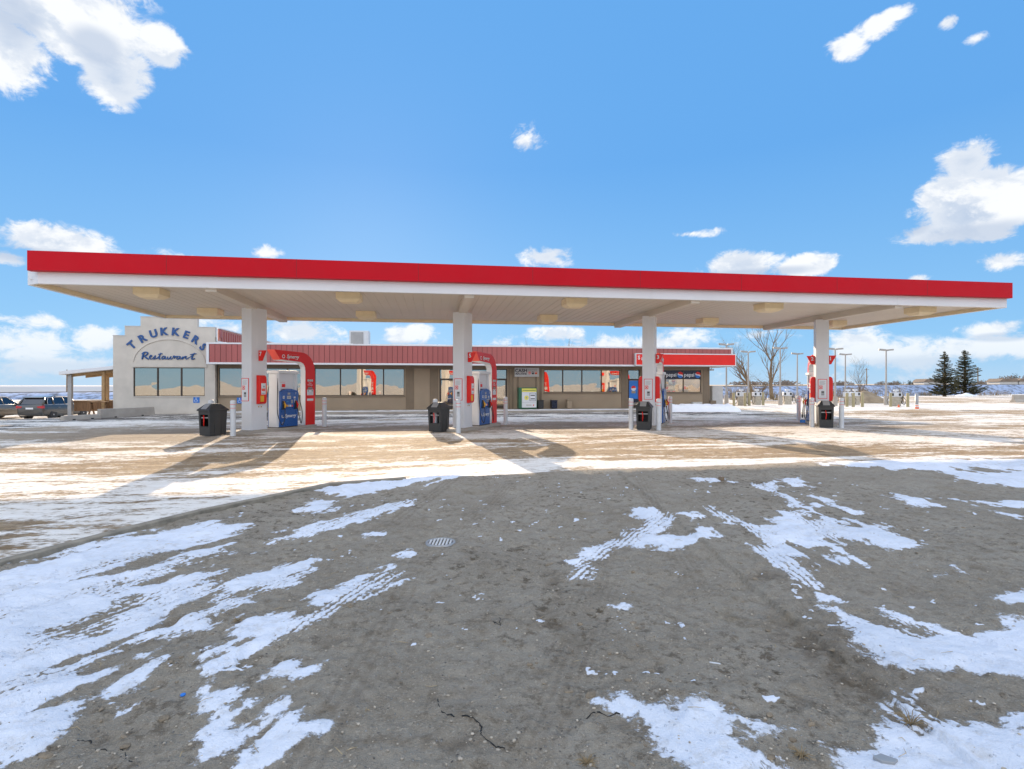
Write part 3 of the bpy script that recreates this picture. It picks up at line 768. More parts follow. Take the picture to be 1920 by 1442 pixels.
# litter
def litter(px, py, name, label, cat, m, pts, h):
    g = GP(px, py); mb = MB(); mb.prism(pts, 0, h); tag(mb.build(name, m, loc=(g.x, g.y, hz(g.x, g.y) + .003), bevel=.002), label, cat)
litter(1340, 1232, 'cigarette_butt', 'white paper cigarette butt lying on the gravel right of centre', 'litter', MT['white_dull'], [(-.03, .006), (.03, -.014), (.033, -.006), (-.027, .013)], .008)
litter(343, 1296, 'bottle_cap', 'tiny blue plastic cap beside the snow patch at lower left', 'litter', MT['access'], [(.014 * cos(a * .7), .014 * sin(a * .7)) for a in range(9)], .008)
litter(1660, 1418, 'plastic_scrap', 'crumpled grey plastic scrap on the snow at the bottom right', 'litter', MT['gray'], [(-.05, .01), (0, .03), (.05, -.01), (.02, -.03), (-.03, -.02)], .015)
litter(1353, 901, 'rock', 'dark clod of earth at the edge of the canopy shadow', 'rock', MT['bark'], [(.05 * cos(a * .9) * (1 + .3 * sin(a * 3)), .05 * sin(a * .9)) for a in range(7)], .06)
# ------------------------------------------------------------------ canopy
CU, CV = 4.8, 19.9
cu0, cu1, cv0, cv1 = -10.97 - CU, 20.05 - CU, 16.05 - CV, 23.75 - CV
ZB, ZS, ZT = 4.39, 4.52, 5.20
can = site('canopy', 'long flat fuel station canopy with red front panel on four white columns', 'canopy', CU, CV)
def chamfer(u0, u1, v0, v1, c):
    return [(u0, v0 + c), (u0 + c * 1.45, v0), (u1 - .05, v0), (u1, v0 + .05), (u1, v1 - .05), (u1 - .05, v1), (u0 + .05, v1), (u0, v1 - .05)]
mb = MB()
outer = chamfer(cu0, cu1, cv0, cv1, .31); inner = chamfer(cu0 + .14, cu1 - .14, cv0 + .14, cv1 - .14, .16)
n = 8
vs = [(p[0], p[1], z) for z in (ZB, ZT) for p in outer] + [(p[0], p[1], z) for z in (ZB, ZT) for p in inner]
fs = []
for i in range(n):
    j = (i + 1) % n
    fs += [(i, j, n + j, n + i), (2 * n + j, 2 * n + i, 3 * n + i, 3 * n + j), (j, i, 2 * n + i, 2 * n + j), (n + i, n + j, 3 * n + j, 3 * n + i)]
mb.add(vs, fs)
for k in range(1, 7):                                  # vertical laps of the metal band
    u = cu0 + .3 + (cu1 - cu0 - .3) * k / 7; mb.box(u - .03, u + .03, cv0 - .006, cv0 + .01, ZB + .004, ZT - .02)
mb.build('fascia_band', MT['white'], can)
mb = MB()
mb.box(cu0 + .30, cu1 - .01, cv0 - .16, cv0 - .004, 4.70, 5.235, m=MT['red'])
MT['joint'] = mat('red_joint', (.22, 0, .005), .6)
for k in range(1, 9):
    u = cu0 + .3 + (cu1 - cu0 - .3) * k / 9; mb.box(u - .006, u + .006, cv0 - .1625, cv0 - .159, 4.705, 5.23, m=MT['joint'])
mb.box(cu0 + .31, cu1 - .02, cv0 - .164, cv0 - .15, 4.696, 4.712, m=MT['joint'])
mb.build('red_panel', None, can)
# soffit of ribbed metal sheet
mb = MB()
u = cu0 + .145; zs = []
vs = []; fs = []
while u < cu1 - .16:
    w = min(.30, cu1 - .15 - u)
    for (du, dz_) in ((0, 0), (w * .90, 0), (w * .93, .010), (w * .97, .010)):
        for v_ in (cv0 + .14, cv1 - .14): vs.append((u + du, v_, ZS + dz_))
    u += w
for i in range(len(vs) // 2 - 1): fs.append((2 * i, 2 * i + 1, 2 * i + 3, 2 * i + 2))
mb.add(vs, fs); mb.build('soffit', MT['soffit'], can)
mb = MB(); mb.box(cu0 + .18, cu1 - .18, cv1 - .165, cv1 - .142, ZB + .004, ZS - .003); mb.box(cu0 + .142, cu0 + .165, cv0 + .34, cv1 - .17, ZB + .004, ZS - .003); mb.box(cu1 - .165, cu1 - .142, cv0 + .2, cv1 - .17, ZB + .004, ZS - .003)
for k in range(46):
    u = cu0 + .5 + k * (cu1 - cu0 - 1) / 45; mb.box(u - .012, u + .012, cv1 - .175, cv1 - .166, ZB + .05, ZB + .075)
mb.build('lip_bounce_strip', MT['cream'], can)  # cream strips added to imitate ground light bounced onto the lip
mb = MB(); mb.box(cu0 + .15, cu1 - .15, cv0 + .15, cv1 - .15, 5.02, 5.06); mb.build('roof_deck', MT['roof'], can)
COLU = [-6.23, 1.083, 8.39, 15.83]
PHI = R(22)
for u in COLU:
    mb = MB(); mb.box(u - CU - .15, u - CU + .15, cv0 + .142, cv1 - .142, 4.30, ZS + .03)
    mb.build('beam', MT['soffit'], can, bevel=.01)
cols = []
for u in COLU:
    mb = MB(); mb.box(-.23, .23, -.33, .33, .05, 4.34)
    mb.box(-.236, .236, -.336, .336, 2.78, 2.786)
    mb.box(-.25, .25, -.35, .35, .05, .13)
    mb.box(-.004, .004, -.3335, -.329, .14, 4.3); mb.box(.2275, .2335, -.10, -.092, .14, 4.3); mb.box(-.236, .236, -.336, .336, 1.02, 1.026)
    o = mb.build('column', MT['white'], can, bevel=.012, loc=(u - CU, 0, 0), rotz=-PHI - ALPHA)
    cols.append(o)
# canopy lamps
LU = [-8.3, -2.6, 4.65, 11.7, 17.8]
lamp0 = None
ORD = ['first', 'second', 'third', 'fourth', 'fifth']
for row, v_ in enumerate((17.3, 21.55)):
    for k, u in enumerate(LU):
        lab = 'square cream canopy lamp under the soffit, %s from the left in the %s row' % (ORD[k], ('front', 'back')[row])
        if lamp0 is None:
            lamp0 = thing('canopy_lamp', lab, 'lamp', group='lamps under the canopy')
            mb = MB(); s0, s1, z0, z1 = .33, .24, 0, -.20
            mb.box(-.36, .36, -.33, .33, -.20, .005)
            mb.build('housing', MT['cream'], lamp0, bevel=.01)
            mb = MB(); vs = [(-.35, -.32, -.201), (.35, -.32, -.201), (.35, .32, -.201), (-.35, .32, -.201), (-.24, -.20, -.28), (.24, -.20, -.28), (.24, .20, -.28), (-.24, .20, -.28)]
            mb.add(vs, [(0, 1, 5, 4), (1, 2, 6, 5), (2, 3, 7, 6), (3, 0, 4, 7), (7, 6, 5, 4)]); mb.build('diffuser', MT['cream'], lamp0)
            o = lamp0
        else:
            o = copy_tree(lamp0)
        o.location = SW(u, v_, ZS - .004); o.rotation_euler = (0, 0, ALPHA); o['label'] = lab

# ------------------------------------------------------------------ pump islands
def isl(i):                                            # frame of island i: origin under its column, y along the island
    return SW(COLU[i], CV), -PHI
PLACE = ['leftmost', 'second', 'third', 'rightmost']
def island_obj(i, name, label, cat, x, y, z=0, rot=0, group=None):
    o, a = isl(i)
    p = o + Matrix.Rotation(a, 3, 'Z') @ Vector((x, y, z))
    return thing(name, label, cat, p, a + rot, group)
def at_island(o, i, x, y, z=0, rot=0):
    p0, a = isl(i)
    o.location = p0 + Matrix.Rotation(a, 3, 'Z') @ Vector((x, y, z)); o.rotation_euler = (0, 0, a + rot)
WHERE = ['at the leftmost column', 'at the second column from the left', 'at the third column from the left', 'at the rightmost column']
# island kerb
src = None
for i in range(4):
    lab = 'raised concrete pump island ' + WHERE[i]
    if src is None:
        mb = MB(); poly = []
        for k in range(9): a = -PI + PI * k / 8; poly.append((.46 * cos(a), -.72 + .28 * sin(a)))
        for k in range(9): a = PI * k / 8; poly.append((.46 * cos(a), 2.50 + .28 * sin(a)))
        mb.prism(poly, -.05, .10)
        src = mb.build('pump_island', MT['conc'], bevel=.015); o = src
        tag(o, lab, 'island', 'pump islands under the canopy')
        e = MB(); e2 = [(p[0] * 1.004, (p[1] - .9) * 1.002 + .9) for p in poly]
    else:
        o = copy_tree(src); o['label'] = lab
    at_island(o, i, 0, 0)
# bollards
def bollard_mesh(h=1.17, r=.085):
    mb = MB(); mb.lathe([(r, -.03), (r, h - .06), (r * .96, h - .03), (r * .7, h - .008), (0, h)], 24); return mb
bol = None
for i in range(4):
    for (bx, by, side) in ((-.5, -1.3, 'front left'), (.5, -1.3, 'front right'), (-.5, 2.95, 'rear left'), (.5, 2.95, 'rear right')):
        if i == 1 and side == 'front left': by = -1.15
        lab = 'white red-striped bollard, %s of the island %s' % (side, WHERE[i])
        if bol is None:
            bol = thing('bollard', lab, 'bollard', group='white bollards around the pump islands')
            bollard_mesh().build('post', MT['white_dull'], bol)
            for z in (1.02, .90):
                m_ = MB(); m_.lathe([(.0865, z), (.0865, z + .016)], 24); m_.build('stripe', MT['red3'], bol)
            o = bol
        else: o = copy_tree(bol)
        at_island(o, i, bx, by); o['label'] = lab
# waste bins
bin0 = None
BP = [(-.20, -1.47), (-.38, -1.10), (-.04, -1.16), (-.04, -1.20)]
BL = ['dark waste bin with peaked hood left of a bollard at the leftmost column', 'dark waste bin left of the second column from the left',
      'dark waste bin standing between two bollards at the third column from the left', 'dark waste bin standing between two bollards at the rightmost column']
for i in range(4):
    if bin0 is None:
        bin0 = thing('waste_bin', BL[0], 'bin', group='waste bins before the canopy columns')
        w0, w1, d0, d1 = .29, .265, .31, .28
        mb = MB()
        zb, zt = .02, .82
        # body of four walls with an open mouth in the front
        ow = .20; oz0, oz1 = .32, .70
        def wl(z): f = (z - zb) / (zt - zb); return w1 + (w0 - w1) * f
        def dp(z): f = (z - zb) / (zt - zb); return d1 + (d0 - d1) * f
        V8 = []
        zsx = [zb, oz0, oz1, zt]
        for z in zsx:
            for x in (-wl(z), -ow, ow, wl(z)): V8.append((x, -dp(z), z))
        F8 = []
        for r in range(3):
            for c in range(3):
                if r == 1 and c == 1: continue
                F8.append((r * 4 + c, r * 4 + c + 1, (r + 1) * 4 + c + 1, (r + 1) * 4 + c))
        mb.add(V8, F8)
        mb.add([(wl(z), s * dp(z), z) for z in (zb, zt) for s in (-1, 1)], [(0, 1, 3, 2)])
        mb.add([(-wl(z), s * dp(z), z) for z in (zb, zt) for s in (1, -1)], [(0, 1, 3, 2)])
        mb.add([(s * wl(z), dp(z), z) for z in (zb, zt) for s in (1, -1)], [(0, 1, 3, 2)])
        # deep reveal of the opening
        yb = .05
        q = [(-ow, -dp(oz0), oz0), (ow, -dp(oz0), oz0), (ow, -dp(oz1), oz1), (-ow, -dp(oz1), oz1), (-ow, yb, oz0), (ow, yb, oz0), (ow, yb, oz1), (-ow, yb, oz1)]
        mb.add(q, [(0, 1, 5, 4), (1, 2, 6, 5), (2, 3, 7, 6), (3, 0, 4, 7), (4, 5, 6, 7)], m=MT['black'])
        mb.mats = [MT['black']]; mb.mi = [0 if k >= len(F8) + 3 else 1 for k in range(len(mb.f))]; mb.mats.append(MT['dark'])
        # vertical ribs on the corners and sides
        for sx in (-1, 1):
            for yy in (-.12, .12): mb.box(sx * .275 - .012, sx * .275 + .012, yy - .02, yy + .02, .05, .80, m=MT['dark'])
        mb.build('body', MT['dark'], bin0)
        mb = MB()
        hb = [(-.33, -.35, .82), (.33, -.35, .82), (.33, .35, .82), (-.33, .35, .82), (-.33, -.35, .86), (.33, -.35, .86), (.33, .35, .86), (-.33, .35, .86),
              (-.17, -.14, 1.05), (.17, -.14, 1.05), (.17, .14, 1.05), (-.17, .14, 1.05)]
        mb.add(hb, [(3, 2, 1, 0), (0, 1, 5, 4), (1, 2, 6, 5), (2, 3, 7, 6), (3, 0, 4, 7), (4, 5, 9, 8), (5, 6, 10, 9), (6, 7, 11, 10), (7, 4, 8, 11), (8, 9, 10, 11)])
        mb.build('hood', MT['dark'], bin0, bevel=.012)
        mb = MB(); mb.add([(-.13, -.33, .897), (.13, -.33, .897), (.13, -.165, 1.05), (-.13, -.165, 1.05), (-.13, -.325, .875), (.13, -.325, .875), (.13, -.16, 1.03), (-.13, -.16, 1.03)],
                          [(0, 1, 2, 3), (4, 7, 6, 5), (0, 4, 5, 1), (1, 5, 6, 2), (2, 6, 7, 3), (3, 7, 4, 0)]); mb.build('lid_flap', MT['gray'], bin0)
        mb = MB(); mb.tube([(-.02, -.30, .34), (.0, -.31, .52), (-.03, -.30, .68)], .018, 8); mb.build('squeegee_handle', MT['red2'], bin0)
        mb = MB(); mb.box(-.19, .19, -.275, -.262, .585, .62); mb.build('crossbar', MT['gray'], bin0)
        o = bin0
    else: o = copy_tree(bin0)
    at_island(o, i, BP[i][0], BP[i][1]); o['label'] = BL[i]
    if i == 0:
        o.scale = (.88, 1.05, 1.0)

# framed notices on the front of each column
nt0 = None
for i in range(4):
    lab = 'white notice in a red frame on the front of ' + ('the leftmost column', 'the second column from the left', 'the third column from the left', 'the rightmost column')[i]
    if nt0 is None:
        nt0 = thing('column_notice', lab, 'sign', group='framed notices on the canopy columns')
        mb = MB(); mb.box(-.165, .165, -.012, 0, -.40, .40); mb.build('frame', MT['red2'], nt0, bevel=.003)
        mb = MB(); mb.box(-.145, .145, -.015, -.011, -.38, .38); mb.build('sheet', MT['white'], nt0)
        mb = MB(); mb.box(-.12, .0, -.018, -.015, .00, .14, m=MT['red3'])
        mb.lathe([(.045, 0), (.045, .003)], 16, M=T((-.06, -.0185, .07)) @ FRONT, m=MT['white']); mb.lathe([(.028, 0), (.028, .003)], 16, M=T((-.06, -.0215, .07)) @ FRONT, m=MT['red2'])
        mb.box(-.05, .06, -.018, -.015, -.26, -.08, m=MT['gray']); mb.box(-.04, .05, -.0195, -.018, -.15, -.10, m=MT['dark'])
        for k in range(4): mb.box(-.10, .10 - .03 * (k % 2), -.017, -.015, .30 - .04 * k, .312 - .04 * k, m=MT['gray'])
        mb.box(-.10, .10, -.017, -.015, -.33, -.32, m=MT['gray'])
        mb.build('print', None, nt0)
        o = nt0
    else: o = copy_tree(nt0)
    at_island(o, i, (0, .0, 0, 0)[i] - (.05 if i == 0 else 0), -.336, 1.50); o['label'] = lab
# red service housings on the sides of the columns
sv0 = None
for i in range(4):
    for sx in (-1, 1):
        if sx == -1 and i in (0, 1): continue
        lab = 'red towel and squeegee housing on the %s side of %s' % (('left', '', 'right')[sx + 1], ('the leftmost column', 'the second column from the left', 'the third column from the left', 'the rightmost column')[i])
        if sv0 is None:
            sv0 = thing('towel_dispenser', lab, 'dispenser', group='red housings on the canopy columns')
            mb = MB()
            prof = [(0, -.50), (.10, -.50), (.155, -.45), (.17, -.36), (.17, .34), (.155, .44), (.10, .50), (0, .50)]
            mb.prism(prof, -.15, .15, 'y'); mb.build('case', MT['red2'], sv0, bevel=.012)
            mb = MB(); mb.box(.171, .176, -.095, .095, -.17, .22, m=MT['white'])
            mb.box(.177, .179, -.075, .075, -.05, .04, m=MT['red3']); mb.box(.177, .179, -.02, .05, .08, .13, m=MT['gray']); mb.box(.177, .179, -.075, .075, -.14, -.12, m=MT['gray'])
            mb.build('poster', None, sv0)
            mb = MB(); mb.box(.171, .178, -.13, .02, -.42, -.21); mb.build('hazard_label', MT['yellow'], sv0, bevel=.002)
            mb = MB()
            for yy in (-.05, .06):
                mb.lathe([(.024, 0), (.024, .004)], 12, M=T((.003, yy, -.60)) @ RY(R(90)), m=MT['yellow']); mb.lathe([(.014, 0), (.014, .005)], 12, M=T((.005, yy, -.60)) @ RY(R(90)), m=MT['dark'])
            mb.build('round_sticker', None, sv0)
            o = sv0
        else: o = copy_tree(sv0)
        at_island(o, i, sx * .232, .02, 1.50, 0 if sx == 1 else PI); o['label'] = lab
# number flags
for i, sx, dg in ((0, 1, '7'), (0, -1, '8'), (1, 1, '5'), (1, -1, '6'), (2, 1, '3'), (2, -1, '4'), (3, -1, '2'), (3, 1, '1')):
    if (i, sx) in ((0, -1), (1, -1), (2, -1)): continue
    t = island_obj(i, 'pump_number_flag', 'red wedge flag numbered %s on the %s side of %s' % (dg, 'right' if sx > 0 else 'left', ('the leftmost column', 'the second column', 'the third column', 'the rightmost column')[i]), 'sign', sx * .236, 0, 2.70, group='pump number flags on the columns')
    mb = MB(); mb.prism([(0, -.19), (sx * .12, -.19), (sx * .30, .17), (0, .17)], -.04, .04, 'y'); mb.build('plate', MT['red2'], t, bevel=.004)
    mb = MB(); text(mb, dg, .20, T((sx * .09, -.044, .04)), depth=.004, off=.006); mb.build('numeral', MT['white'], t)

# ------------------------------------------------------------------ fuel dispensers and red arches
def hose(pts, r=.014, n=10):
    P_ = [Vector(p) for p in pts]; out = []
    for i in range(len(P_) - 1):
        a, b = P_[i], P_[i + 1]
        p0 = P_[max(i - 1, 0)]; p3 = P_[min(i + 2, len(P_) - 1)]
        for k in range(n):
            t = k / n
            out.append(.5 * ((2 * a) + (b - p0) * t + (2 * p0 - 5 * a + 4 * b - p3) * t * t + (3 * a - p0 - 3 * b + p3) * t ** 3))
    out.append(P_[-1]); m_ = MB(); m_.tube(out, r, 8); return m_
def face_print(sx):
    """printed panels, screens and keypads of one blue side; sx = side of the pump"""
    return RZ(R(90)) if sx == 1 else RZ(R(-90))
pump0 = None
PLAB = ['blue and white fuel dispenser right behind the leftmost column', 'blue and white fuel dispenser behind the second column from the left',
        'fuel dispenser mostly hidden behind the third column from the left', 'fuel dispenser with red nozzle left of the rightmost column']
PX = [.06, .06, .14, -.06]
NUMS = ['7', '5', '3', '2']
for i in range(4):
    t = thing('fuel_dispenser', PLAB[i], 'fuel pump', group='fuel dispensers on the islands')
    at_island(t, i, PX[i], 1.25, .10)
    L, Wd = .46, .29                      # half length along the island, half width
    mb = MB()
    for sy in (-1, 1):                    # end columns
        mb.box(-Wd + .05, Wd - .05, sy * L - (.11 if sy == 1 else 0), sy * L + (.11 if sy == -1 else 0), 0.02, 2.0)
        mb.box(-Wd + .09, Wd - .09, sy * (L + .012) - .012, sy * (L + .012) + .012, .10, 1.96)
    mb.box(-.16, .16, -L + .1, L - .1, 1.28, 2.0)
    mb.build('cabinet', MT['white'], t, bevel=.015)
    mb = MB(); mb.box(-Wd - .01, Wd + .01, -L - .05, L + .05, 1.985, 2.10); mb.build('top_cap', MT['white'], t, bevel=.02)
    mb = MB(); mb.box(-Wd, Wd, -L + .02, L - .02, .03, .72); mb.box(-Wd - .03, Wd + .03, -L + .03, L - .03, .72, 1.32)
    mb.prism([(-L + .03, 1.32), (-L + .03, 1.34), (-.1, 1.42), (.1, 1.42), (L - .03, 1.34), (L - .03, 1.32)], -Wd - .02, Wd + .02, 'x')
    mb.build('blue_body', MT['blue'], t, bevel=.02)
    mb = MB(); mb.box(-Wd + .01, Wd - .01, -L + .01, L - .01, 0, .03); mb.build('plinth', MT['dark'], t)
    for sx in (1, -1):
        M_ = face_print(sx)
        # local frame of the face: x to the right when looked at, y outwards is -Wd
        F = M_ @ T((0, 0, 0))
        d = -(Wd + .034); dl = -(Wd + .004)
        pr = MB()
        pr.box(-.13, .05, d - .006, d + .004, 1.05, 1.16, F, MT['lightgray']); pr.box(-.11, .03, d - .008, d - .006, 1.07, 1.14, F, MT['gray'])
        pr.box(-.10, .02, d - .006, d + .004, 1.20, 1.28, F, MT['gray'])
        pr.box(-.33, -.25, d - .004, d + .004, 1.06, 1.16, F, MT['white']); pr.box(-.315, -.265, d - .006, d - .004, 1.08, 1.14, F, MT['gray'])
        pr.box(.20, .28, d - .004, d + .004, 1.06, 1.13, F, MT['lightgray'])
        pr.box(.22, .27, d - .004, d + .004, .90, 1.02, F, MT['lightgray'])
        pr.box(.06, .15, d - .008, d + .004, .88, 1.01, F, MT['gray'])
        pr.box(-.14, .16, d - .004, d + .004, .86, .87, F, MT['blue2'])
        for k, cm in enumerate(('yellow', 'lightgray', 'white', 'red3')):
            pr.box(-.15 + .08 * k, -.10 + .08 * k, d - .010, d + .004, .755, .83, F, MT[cm])
        pr.box(-.16, -.06, d - .005, d + .004, .93, .96, F, MT['blue2'])
        pr.build('control_panel', None, t)
        lt = MB(); text(lt, 'Synergy', .17, F @ T((.06, dl - .001, .42)), m=MT['white'], depth=.005, shear=.25, off=.004)
        text(lt, NUMS[i], .10, F @ T((.30, d - .001, 1.25)), m=MT['white'], depth=.004)
        cr = [(.07 * cos(a), .07 * sin(a)) for a in np.linspace(PI * .75, PI * 1.95, 12)] + [(.02 + .05 * cos(a), .045 * sin(a)) for a in np.linspace(PI * 1.9, PI * .8, 12)]
        lt.prism(cr, 0, .005, 'z', F @ T((-.30, dl, .42)) @ FRONT, MT['lightgray'])
        lt.lathe([(.045, 0), (.045, .004)], 20, M=F @ T((-.30, dl, .16)) @ FRONT, m=MT['lightgray']); lt.lathe([(.032, 0), (.032, .005)], 20, M=F @ T((-.30, dl - .001, .16)) @ FRONT, m=MT['blue'])
        lt.build('lettering', None, t)
        if sx == 1 or i >= 2:
            sg = MB(); sg.box(-.42, -.08, -.20, -.18, 1.42, 1.66, F, MT['white']); sg.box(-.43, -.07, -.18, -.175, 1.41, 1.67, F, MT['red3']); sg.box(-.26, -.10, -.205, -.20, 1.48, 1.60, F, MT['red2']); sg.build('top_sign', None, t)
        for q, (nxp, cm) in enumerate(((-.30, 'yellow'), (.30, 'red2'))):
            boot = MB(); boot.box(nxp - .06, nxp + .06, d - .035, d + .01, .66, .98, F); b_ = boot.build('nozzle_boot', MT['dark'], t, bevel=.01)
            nz = MB(); nz.tube([F @ Vector((nxp, d - .05, .90)), F @ Vector((nxp, d - .09, .83)), F @ Vector((nxp, d - .07, .72))], [.03, .035, .024], 10)
            nz.tube([F @ Vector((nxp, d - .06, .88)), F @ Vector((nxp, d - .03, .97))], .012, 8)
            nz.build('nozzle', MT[cm], t)
            s_ = -1 if nxp < 0 else 1
            hs = hose([F @ Vector((nxp, d - .07, .72)), F @ Vector((nxp + s_ * .06, d - .12, .35)), F @ Vector((nxp + s_ * .17, d - .10, .12)), F @ Vector((nxp + s_ * .30, d - .02, .55)), F @ Vector((s_ * (L + .02), d + .10, 1.4)), F @ Vector((s_ * (L - .02), d + .12, 1.95))])
            hs.build('hose', MT['rubber'], t)
# arches
ALAB = ['red arch hooked over the dispenser at the leftmost column', 'red arch hooked over the dispenser behind the second column',
        'red arch over the dispenser hidden by the third column', 'red arch seen end on left of the rightmost column']
for i in range(4):
    t = thing('pump_arch', ALAB[i], 'arch', group='red arches over the dispensers')
    at_island(t, i, PX[i], 0, .10)
    # profile in (y along island, z): leg at the far end, bend, arm pointing towards the column with a slanted tip
    out_ = []; inn = []
    ya, yb, zt_, zi = 2.80, 2.26, 2.82, 2.44
    r0, r1 = .72, .30
    out_ = [(ya, 0)] + [(ya - r0 + r0 * cos(a), zt_ - r0 + r0 * sin(a)) for a in np.linspace(0, PI / 2, 12)] + [(.66, zt_ + .03)]
    inn = [(.95, zi + .05)] + [(yb - r1 + r1 * cos(a), zi - r1 + r1 * sin(a)) for a in np.linspace(PI / 2, 0, 8)] + [(yb, 0)]
    poly = out_ + inn
    no, ni = len(out_), len(inn)
    w = .18
    mb = MB()
    # side faces as strips (pair outer with inner points)
    def strip(x, flip):
        vs = []; fs = []
        m_ = 24
        def samp(pl, t):
            d = [0]
            for a, b in zip(pl[:-1], pl[1:]): d.append(d[-1] + math.hypot(b[0] - a[0], b[1] - a[1]))
            tt = t * d[-1]
            for k in range(len(d) - 1):
                if tt <= d[k + 1] + 1e-9:
                    f = (tt - d[k]) / (d[k + 1] - d[k] + 1e-9); return (pl[k][0] + (pl[k + 1][0] - pl[k][0]) * f, pl[k][1] + (pl[k + 1][1] - pl[k][1]) * f)
            return pl[-1]
        O = [samp(out_, k / m_) for k in range(m_ + 1)]; I = [samp(inn[::-1], k / m_) for k in range(m_ + 1)]
        return O, I
    O, I = strip(0, 0)
    m_ = len(O) - 1
    xo = .20
    vs = []
    def wk(k): return .10 + (w - .10) * max(0, min(1, (k / m_ - .60) / .35))
    for sg_ in (1, -1):
        vs += [(sg_ * wk(k), p[0], p[1]) for k, p in enumerate(O)] + [(sg_ * wk(k), p[0], p[1]) for k, p in enumerate(I)]
    k1 = m_ + 1; B2 = 2 * k1
    fs = []
    for k in range(m_):
        fs += [(k, k1 + k, k1 + k + 1, k + 1)[::-1], (B2 + k, B2 + k1 + k, B2 + k1 + k + 1, B2 + k + 1)]
        fs += [(k, k + 1, B2 + k + 1, B2 + k)[::-1]]
    mi = len(mb.f)
    mb.add(vs, fs)
    mb.add([vs[m_], vs[k1 + m_], vs[B2 + k1 + m_], vs[B2 + m_]], [(0, 1, 2, 3)], m=MT['red3'])  # tip face given a lighter red to imitate light falling on it
    mb.mats = [MT['red3'], MT['red2']]; mb.mi = [1] * len(fs) + [0]
    mb.build('shell', MT['red2'], t)
    ib = MB(); fs = [(k1 + k, k1 + k + 1, B2 + k1 + k + 1, B2 + k1 + k) for k in range(m_)]; ib.add(vs, fs)
    ob = ib.build('inner_lining', MT['white'], t)
    # a pale edge line along the inner rim
    ed = MB()
    for sg_ in (1, -1): ed.tube([(sg_ * (wk(k) + .004), p[0], p[1]) for k, p in enumerate(I)], .012, 6)
    ed.build('edge_trim', MT['white'], t)
    lt = MB()
    for sx in (1, -1):
        F = face_print(sx)
        s_ = 1 if sx == 1 else -1
        d = -(w + .003)
        yc = 1.42 * s_
        text(lt, 'Synergy', .19, F @ T((yc + .10, d - .02, 2.62)), m=MT['white'], depth=.005, shear=.25, off=.004)
        lt.lathe([(.07, 0), (.07, .004)], 20, M=F @ T((yc - .33, d, 2.62)) @ FRONT, m=MT['white']); lt.lathe([(.045, 0), (.045, .006)], 20, M=F @ T((yc - .33, d - .001, 2.62)) @ FRONT, m=MT['red2'])
        lt.box(yc - .05, yc + .35, d - .004, d, 2.715, 2.73, F, MT['red3'])
        y2 = 2.53 * s_; d = -.104
        lt.box(y2 - .17, y2 + .17, d - .004, d, 1.16, 1.38, F, MT['white']); lt.box(y2 - .14, y2 - .08, d - .006, d - .004, 1.31, 1.35, F, MT['green']); lt.box(y2 + .08, y2 + .14, d - .006, d - .004, 1.31, 1.35, F, MT['green'])
        for k in range(3): lt.box(y2 - .13, y2 + .13, d - .006, d - .004, 1.19 + .035 * k, 1.197 + .035 * k, F, MT['gray'])
        lt.prism([(-.15, 0), (-.08, .10), (0, .07), (.08, .10), (.15, 0)], 0, .004, 'z', F @ T((y2, d, 1.40)) @ FRONT, MT['photo'])
        text(lt, 'Price\nPrivileges', .07, F @ T((y2, d, 1.60)), m=MT['white'], depth=.004)
        for k in (-1, 0, 1): lt.lathe([(.05, 0), (.05, .004)], 14, M=F @ T((y2 + .105 * k, d, 1.74 + .0 * k)) @ FRONT, m=MT['lightgray'])
        lt.box(y2 - .17, y2 + .17, d - .004, d, .94, 1.03, F, MT['white'])
        lt.box(y2 - .12, y2 + .12, d - .003, d, .885, .90, F, MT['red3'])
    lt.build('lettering', None, t)
# blue tag lying at the last island
t = island_obj(3, 'hose_tag', 'small blue tag on the hose lying at the foot of the rightmost island', 'tag', -.62, .5, .12)
mb = MB(); mb.box(-.10, .10, -.02, .02, -.06, .06); mb.build('plate', MT['access'], t, bevel=.01)
# ------------------------------------------------------------------ shop building
VW = 33.8                                # plane of the shop wall
BU, BV = 3.0, VW
def wall_grid(mb, u0, u1, z0, z1, holes, v0, th, m=None):
    """wall in the u-z plane with rectangular openings; u, v local"""
    us = sorted({u0, u1, *[h[0] for h in holes], *[h[1] for h in holes]})
    zs = sorted({z0, z1, *[h[2] for h in holes], *[h[3] for h in holes]})
    def opened(i, j):
        if i < 0 or j < 0 or i >= len(us) - 1 or j >= len(zs) - 1: return None
        cu_, cz_ = (us[i] + us[i + 1]) / 2, (zs[j] + zs[j + 1]) / 2
        return any(h[0] < cu_ < h[1] and h[2] < cz_ < h[3] for h in holes)
    for i in range(len(us) - 1):
        for j in range(len(zs) - 1):
            a, b, c, d = us[i], us[i + 1], zs[j], zs[j + 1]
            if not opened(i, j):
                mb.add([(a, v0, c), (b, v0, c), (b, v0, d), (a, v0, d)], [(0, 1, 2, 3)], m=m)
                mb.add([(a, v0 + th, c), (b, v0 + th, c), (b, v0 + th, d), (a, v0 + th, d)], [(3, 2, 1, 0)], m=m)
            else:
                for (ii, jj, q) in ((i - 1, j, ((a, c), (a, d))), (i + 1, j, ((b, d), (b, c))), (i, j - 1, ((b, c), (a, c))), (i, j + 1, ((a, d), (b, d)))):
                    if opened(ii, jj) is False:
                        (x0, y0), (x1, y1) = q
                        mb.add([(x0, v0, y0), (x1, v0, y1), (x1, v0 + th, y1), (x0, v0 + th, y0)], [(0, 1, 2, 3)], m=m)
shop = site('shop_building', 'long low tan shop with dark red panel fascia and wide windows behind the canopy', 'building', BU, BV)
ul, ur = -12.62, PU(1330, VW) 
LW = [PU(p, VW) for p in (410, 470, 539, 590, 638, 678.5, 719, 758)]
RW = [PU(p, VW) for p in (1020, 1055.5, 1091.5, 1128, 1163)]
